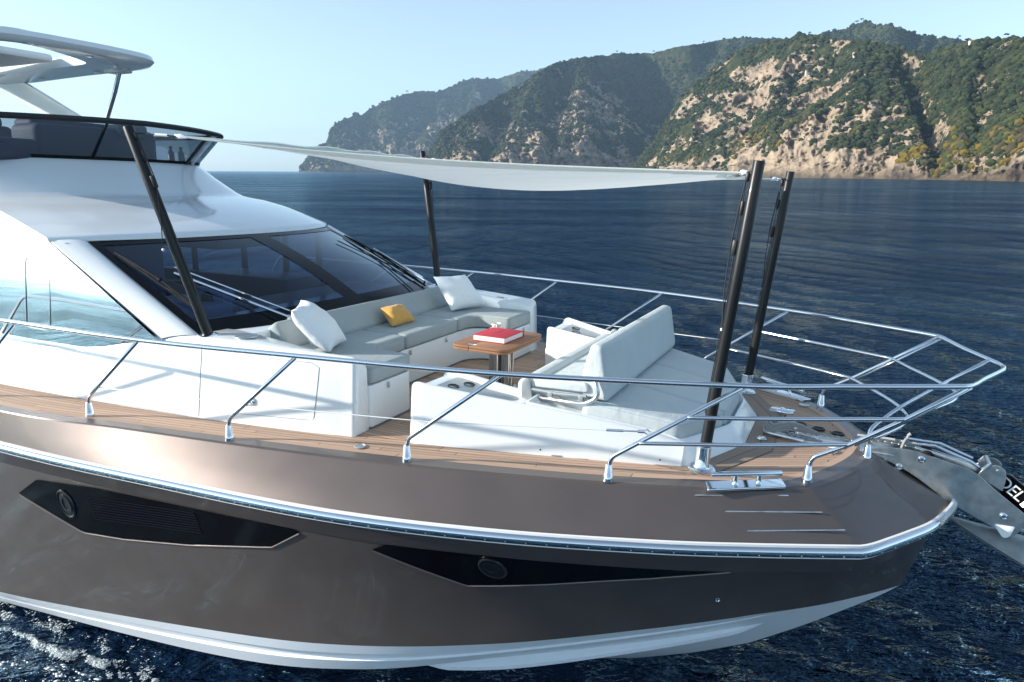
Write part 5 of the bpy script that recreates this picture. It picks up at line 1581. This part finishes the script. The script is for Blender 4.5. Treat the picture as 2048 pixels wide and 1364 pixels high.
def massif(name, p0, p1, step, nr, shore, depth, skyline, cliff, rough, seed, valleys=(), rockp=(.5, 1), rockx=None, relief=1.0, skew=70, rtop=.62, rel=None):
    px = np.arange(p0, p1+step, step); nc = len(px)
    u = px-1024
    r0 = curve(shore)(px)*(1+.030*(fbm(px*.012+seed, px*0+seed, 2)-.5)*2*1.0)
    dep = curve(depth)(px)
    r1 = r0+dep
    hs = height_of(px, curve(skyline)(px), r1)
    na, nb = int(nr*.14), int(nr*.72)
    t = np.concatenate([np.linspace(-.02, .05, na), np.linspace(.055, 1.0, nb), np.linspace(1.03, 1.7, nr-na-nb)])
    T, PX = np.meshgrid(t, px, indexing='ij')
    R0 = r0[None]; D = dep[None]; HS = hs[None]
    RAD = R0+T*D
    th = np.arctan((PX-1024)/1406.0)
    bx = FW[0]*np.cos(th)+RT[0]*np.sin(th); by = FW[1]*np.cos(th)+RT[1]*np.sin(th)
    X = CX0+RAD*bx; Yy = CY0+RAD*by
    tt = np.clip(T, 0, 1)
    ck = cliff*(.35+1.3*fbm(px*.03+seed*3, px*0+2, 3))[None]
    prof = ck*np.clip(tt/.09, 0, 1)**.8+(1-ck)*(tt**1.05)
    H = HS*prof*np.where(T > 1, np.clip(1-.55*(T-1)**1.0, .3, 1), 1)
    env = np.sin(np.pi*np.clip(tt*.90+.06, 0, 1))
    # spurs and gullies running down to the sea
    wx = PX+110*(fbm(PX*.006+seed, tt*1.3, 3)-.5)-skew*tt
    lat = PX*(r0.mean()/1406.0)
    gul = ridged(wx*.0105+seed, tt*.55+seed, 2)*.65+ridged(wx*.034+seed*2, tt*2.2+seed, 3)*.35
    H = H*(1-(relief if rel is None else curve(rel)(px)[None])*.50*(1-gul)*env)
    for (pa, pb, w, dpt) in valleys:
        c = pa+(pb-pa)*tt
        H = H*(1-dpt*np.exp(-((PX-c)/(w*(.5+.8*tt)))**2)*np.clip(1.0-tt, 0, 1)**.45)
    big = (fbm(X/95+seed, Yy/95, 4)-.5)*2
    H = H+big*rough*1.3*env
    med = (ridged(X/33+seed, Yy/33, 4)-.55)
    H = H+med*rough*1.5*np.clip(tt*5, 0, 1)*(.35+.65*env)
    can = fbm(X/7.5+seed, Yy/7.5, 3)
    rk = fbm(X/62+seed*5, Yy/62+H/45, 4)
    rk2 = fbm(lat/30+H/55+seed, H/24-lat/90+seed*2, 4)
    slope = np.gradient(H, axis=0)/np.maximum(np.gradient(RAD, axis=0), .1)
    rock = rockp[0]+(rk-.5)*1.9+(rk2-.5)*1.3+np.clip(slope-.8, -.4, 1.2)*.30*rockp[1]-.75*np.clip((tt-rtop)/.25, 0, 1)+.55*np.exp(-(np.maximum(tt, 0)/.05)**2)
    if rockx is not None: rock = rock+curve(rockx)(px)[None]
    rock = np.clip(rock, 0, 1)
    H = H+can*4.5*(1-rock)*np.clip(tt*20, 0, 1)
    # broken rock: ledges and buttresses pushed in and out of the face
    but = (ridged(lat/44+H/90+seed, H/36+seed, 4)-.6)+.9*(ridged(lat/13+H/30, H/11-lat/40+seed, 4)-.55)
    push = -but*rough*4.2*np.clip(rock*1.3, .12, 1)*np.clip(tt*25, 0, 1)
    X = X+push*bx; Yy = Yy+push*by
    H = H+(fbm(X/9, Yy/9+H/9, 3)-.5)*9*rock*np.clip(tt*20, 0, 1)
    H = np.where(T < .0, -3+0*H, H)
    H = np.maximum(H, -3)
    V = np.stack([X.ravel(), Yy.ravel(), H.ravel()], 1)
    o = np_mesh(name, V, gridF(len(t), nc), M['coast'])
    a = o.data.attributes.new('rock', 'FLOAT', 'POINT'); a.data.foreach_set('value', rock.ravel().astype(np.float32))
    o['kind'] = 'structure'
    COAST[seed] = (px, t, X, Yy, H, rock)
    return o
massif('hills', 1225, 2330, 2.4, 300,
       [(1225, 1750), (1262, 1620), (1320, 1420), (1500, 1150), (1700, 960), (1860, 850), (2048, 720), (2330, 600)],
       [(1225, 70), (1300, 150), (1420, 300), (1600, 360), (2048, 300), (2330, 280)],
       [(1225, 352), (1262, 335), (1299, 283), (1338, 215), (1377, 172), (1451, 117), (1502, 95), (1560, 88), (1620, 90), (1700, 100), (1760, 112), (1800, 122), (1840, 118), (1890, 108), (1950, 103), (2048, 88), (2150, 70), (2330, 60)],
       .10, 8, 1, valleys=((1872, 1790, 26, .60), (1440, 1520, 24, .2), (1625, 1650, 22, .2)), rockp=(.48, 1.0), rtop=.76, rel=[(1225, 1), (1840, 1), (1900, .3), (2330, .3)], rockx=[(1225, -.10), (1480, .02), (1560, .22), (1820, .29), (1850, .08), (1885, -.4), (1930, -.08), (2048, .05), (2330, 0)])
massif('hills', 838, 1640, 2.8, 210,
       [(838, 2250), (880, 2150), (1000, 2050), (1250, 2250), (1640, 2300)],
       [(838, 60), (900, 260), (1000, 420), (1300, 560), (1640, 560)],
       [(838, 345), (850, 315), (870, 272), (930, 228), (985, 205), (1050, 165), (1100, 137), (1160, 128), (1210, 119), (1290, 119), (1330, 108), (1400, 99), (1500, 93), (1560, 94), (1640, 100)],
       0.16, 14, 2, valleys=((955, 1010, 20, .45), (1275, 1330, 60, .60), (1090, 1120, 22, .25)), rockp=(.46, .9), rockx=[(838, .18), (900, .12), (960, .16), (1170, .20), (1240, -.25), (1640, -.4)])
massif('hills', 592, 1260, 2.8, 150,
       [(592, 4000), (640, 3900), (800, 3900), (1260, 4200)],
       [(592, 40), (640, 220), (750, 480), (900, 650), (1260, 750)],
       [(592, 342), (600, 336), (612, 312), (625, 298), (650, 290), (657, 268), (668, 250), (700, 238), (713, 229), (722, 236), (745, 219), (790, 200), (830, 188), (880, 190), (930, 168), (990, 165), (1060, 150), (1110, 137), (1160, 127), (1200, 132), (1260, 140)],
       .25, 22, 3, valleys=((700, 730, 14, .3), (820, 850, 22, .35)), rockp=(.36, .8))
massif('hills', 1480, 2060, 3.0, 90,
       [(1480, 2100), (2060, 2000)], [(1480, 500), (2060, 500)],
       [(1480, 110), (1530, 98), (1560, 93), (1640, 78), (1690, 62), (1740, 72), (1800, 89), (1900, 100), (1980, 96), (2060, 105)],
       .1, 10, 4, rockp=(.1, .3))

# trees and bushes all over the slopes: one mass nobody could count ------
ico = []
ph = (1+5**.5)/2
ico_v = np.array([(-1, ph, 0), (1, ph, 0), (-1, -ph, 0), (1, -ph, 0), (0, -1, ph), (0, 1, ph), (0, -1, -ph), (0, 1, -ph), (ph, 0, -1), (ph, 0, 1), (-ph, 0, -1), (-ph, 0, 1)])/1.9
ico_f = np.array([(0, 11, 5), (0, 5, 1), (0, 1, 7), (0, 7, 10), (0, 10, 11), (1, 5, 9), (5, 11, 4), (11, 10, 2), (10, 7, 6), (7, 1, 8), (3, 9, 4), (3, 4, 2), (3, 2, 6), (3, 6, 8), (3, 8, 9), (4, 9, 5), (2, 4, 11), (6, 2, 10), (8, 6, 7), (9, 8, 1)])
def leaf_mat():
    m = mat('mixed_coastal_foliage', (.05, .07, .03), .95, spec=.1)
    nt, N, L, b = nodes(m)
    at = N.new('ShaderNodeAttribute'); at.attribute_name = 'tone'
    cr = N.new('ShaderNodeValToRGB'); e = cr.color_ramp.elements
    e[0].position = 0; e[0].color = (.013, .021, .013, 1); e[1].position = 1; e[1].color = (.13, .095, .018, 1)
    for p, c in ((.35, (.022, .032, .018)), (.6, (.040, .049, .022)), (.8, (.055, .066, .022)), (.9, (.060, .043, .032))):
        k = e.new(p); k.color = (*c, 1)
    L.new(at.outputs['Fac'], cr.inputs[0])
    L.new(cr.outputs[0], b.inputs['Base Color'])
    return m
M['leaf'] = leaf_mat()
rs = np.random.RandomState(5)
def scatter(seed, n, s0, s1, warm):
    px, t, X, Yy, H, rock = COAST[seed]
    ni, nj = X.shape
    i = rs.randint(1, ni-2, n*3); j = rs.randint(1, nj-2, n*3)
    wgt = (1-rock[i, j])*np.clip(2.6*fbm(X[i, j]/40+9, Yy[i, j]/40+H[i, j]/40, 3)-.75, .04, 1)
    keep = (rs.rand(n*3) < wgt) & (t[i] > .02) & (t[i] < 1.02)
    i = i[keep][:n]; j = j[keep][:n]; m = len(i)
    fi = rs.rand(m); fj = rs.rand(m)
    def lerp(A): return (A[i, j]*(1-fi)+A[i+1, j]*fi)*(1-fj)+(A[i, j+1]*(1-fi)+A[i+1, j+1]*fi)*fj
    P = np.stack([lerp(X), lerp(Yy), lerp(H)], 1)
    s = s0+(s1-s0)*rs.rand(m)**2.2
    k = len(ico_v)
    jit = 1+.35*(rs.rand(m, k)-.5)
    Vv = P[:, None, :]+ico_v[None]*s[:, None, None]*jit[:, :, None]*np.array([1, 1, .85])
    Vv[:, :, 2] += (s*.35)[:, None]
    Ff = (ico_f[None]+(np.arange(m)*k)[:, None, None]).reshape(-1, 3)
    tone = np.clip(.15+.55*rs.rand(m)+warm*(fbm(P[:, 0]/60, P[:, 1]/60, 3)-.35)*np.clip(1-t[i]*1.6, 0, 1)*2.2, 0, 1)
    return Vv.reshape(-1, 3), Ff, np.repeat(tone, k)
parts = [scatter(1, 21000, 1.0, 5.4, .9), scatter(2, 11000, 2.4, 7, .25), scatter(3, 4500, 5, 12, .1), scatter(4, 7000, 3, 8, .0)]
o = 0; VV, FF, TT = [], [], []
for v, f, tn in parts:
    VV.append(v); FF.append(f+o); TT.append(tn); o += len(v)
forest = np_mesh('forest', np.concatenate(VV), np.concatenate(FF), M['leaf'], smooth=False)
a = forest.data.attributes.new('tone', 'FLOAT', 'POINT'); a.data.foreach_set('value', np.concatenate(TT).astype(np.float32))
tag(forest, 'dark green pines and bushes covering the steep coastal hills', 'forest', kind='stuff')

# single umbrella pines on the skyline and pale houses among the trees
def ground(seed, px_, t_):
    px, t, X, Yy, H, rock = COAST[seed]
    j = int(np.argmin(abs(px-px_))); i = int(np.argmin(abs(t-t_)))
    return Vector((X[i, j], Yy[i, j], H[i, j]))
bark = mat('pine_bark', (.06, .045, .035), .9)
def pine(p, h, label, w=1.0):
    t = thing('pine_tree', label, 'tree', tuple(p), 'single pines on the skyline', boat=False)
    mesh_obj('trunk', tube([p-Vector((0, 0, 2)), p+Vector((.2, .1, h*.4)), p+Vector((.1, .3, h*.85))], .05*h*.5, 6, r2=.02*h*.5), bark, t)
    V, F = [], []; q = random.Random(int(p.x*10))
    for k in range(26):
        a = q.uniform(0, 6.28); r = h*.42*w*q.random()**.6; s = h*q.uniform(.07, .15)
        c = p+Vector((r*math.cos(a), r*math.sin(a), h*(.90+.10*q.random()-.18*(r/(h*.42*w))**2)))
        o = len(V)
        for vv in ico_v: V.append(tuple(c+Vector((vv[0]*s*1.3*q.uniform(.8, 1.2), vv[1]*s*1.3*q.uniform(.8, 1.2), vv[2]*s*.7))))
        F += [tuple(int(i)+o for i in f) for f in ico_f]
    c = mesh_obj('crown', (V, F), M['leaf'], t, smooth=False)
    at = c.data.attributes.new('tone', 'FLOAT', 'POINT'); at.data.foreach_set('value', [.3]*len(V))
def ridge_top(seed, px_):
    px, t, X, Yy, H, rock = COAST[seed]
    j = int(np.argmin(abs(px-px_))); col = (H[:, j]-CAMZ)/np.hypot(X[:, j]-CX0, Yy[:, j]-CY0)
    i = int(np.argmax(col)); return Vector((X[i, j], Yy[i, j], H[i, j]-1.0))
for seed, px_, h, lab in ((2, 1289, 15, 'lone umbrella pine on the dip of the skyline left of the highest hill'), (4, 1672, 17, 'tall slender pine left of the hill summit, first of the pair'), (4, 1680, 18, 'tall pine nearest the summit of the highest hill'),
                          (2, 1218, 13, 'small pine on the skyline above the dark ravine'), (1, 1960, 10, 'round pine on the right hand ridge beside the terraced slope'), (2, 1385, 14, 'broad pine at the left end of the dark far ridge'),
                          (4, 1586, 15, 'pine at the left foot of the highest hill'), (4, 1870, 14, 'pine on the ridge to the right of the highest hill'), (3, 812, 26, 'pine on the hazy far headland'), (1, 1888, 11, 'umbrella pine on the shoulder right of the lit cliff')):
    pine(ridge_top(seed, px_), h*.7, lab)
plaster = mat('pale_plaster', (.62, .57, .48), .8); tiles = mat('terracotta_tiles', (.30, .14, .08), .8)
for px_, t_, w, lab in ((1588, .80, 6, 'tiny white house among the trees left of the lit cliff top'), (1677, .92, 7, 'tiny pale house near the top of the sunlit cliff'), (1895, .97, 6, 'tiny white house high on the right hand ridge')):
    p = ground(1, px_, t_)
    h = thing('house', lab, 'house', tuple(p), 'houses on the hillside', boat=False)
    T = Matrix.Translation(p) @ Matrix.Rotation(R(28), 4, 'Z')
    mesh_obj('wall', box(-w*.5, w*.5, -w*.35, w*.35, -4, 4.2, .05, 1, T=T), plaster, h)
    rf = [(-w*.55, -w*.4, 4.2), (w*.55, -w*.4, 4.2), (w*.55, w*.4, 4.2), (-w*.55, w*.4, 4.2), (-w*.4, 0, 5.9), (w*.4, 0, 5.9)]
    mesh_obj('roof', ([tuple(T @ Vector(a)) for a in rf], [(0, 1, 5, 4), (1, 2, 5), (2, 3, 4, 5), (3, 0, 4), (3, 2, 1, 0)]), tiles, h, smooth=False)
    for k in (-.28, .05, .32):
        mesh_obj('window', box(w*k-.5, w*k+.5, -w*.35-.06, -w*.35+.02, 1.6, 3.0, .02, 1, T=T), M['deepgrey'], h)

# sea air between the viewer and the coast -----------------------------
hz = bpy.data.materials.new('sea_haze'); hz.use_nodes = True
nt = hz.node_tree; nt.nodes.remove(nt.nodes['Principled BSDF'])
pv = nt.nodes.new('ShaderNodeVolumePrincipled')
pv.inputs['Color'].default_value = (.50, .74, 1.0, 1)
pv.inputs['Density'].default_value = 0.78e-4
pv.inputs['Anisotropy'].default_value = .2
nt.links.new(pv.outputs[0], nt.nodes['Material Output'].inputs['Volume'])
v = [(x, y, z) for x in (-9500, 9500) for y in (-9500, 9500) for z in (-6, 640)]
hazeo = mesh_obj('haze', (v, [(0, 1, 3, 2), (4, 6, 7, 5), (0, 4, 5, 1), (2, 3, 7, 6), (0, 2, 6, 4), (1, 5, 7, 3)]), hz, smooth=False)
tag(hazeo, 'thin blue sea haze over the water and the hills', 'haze', kind='stuff')
# ------------------------------------------------------------------ the yacht floats: heel everything on board
bpy.context.view_layer.update()
for o in ON_BOAT:
    o.matrix_world = BOAT @ o.matrix_basis
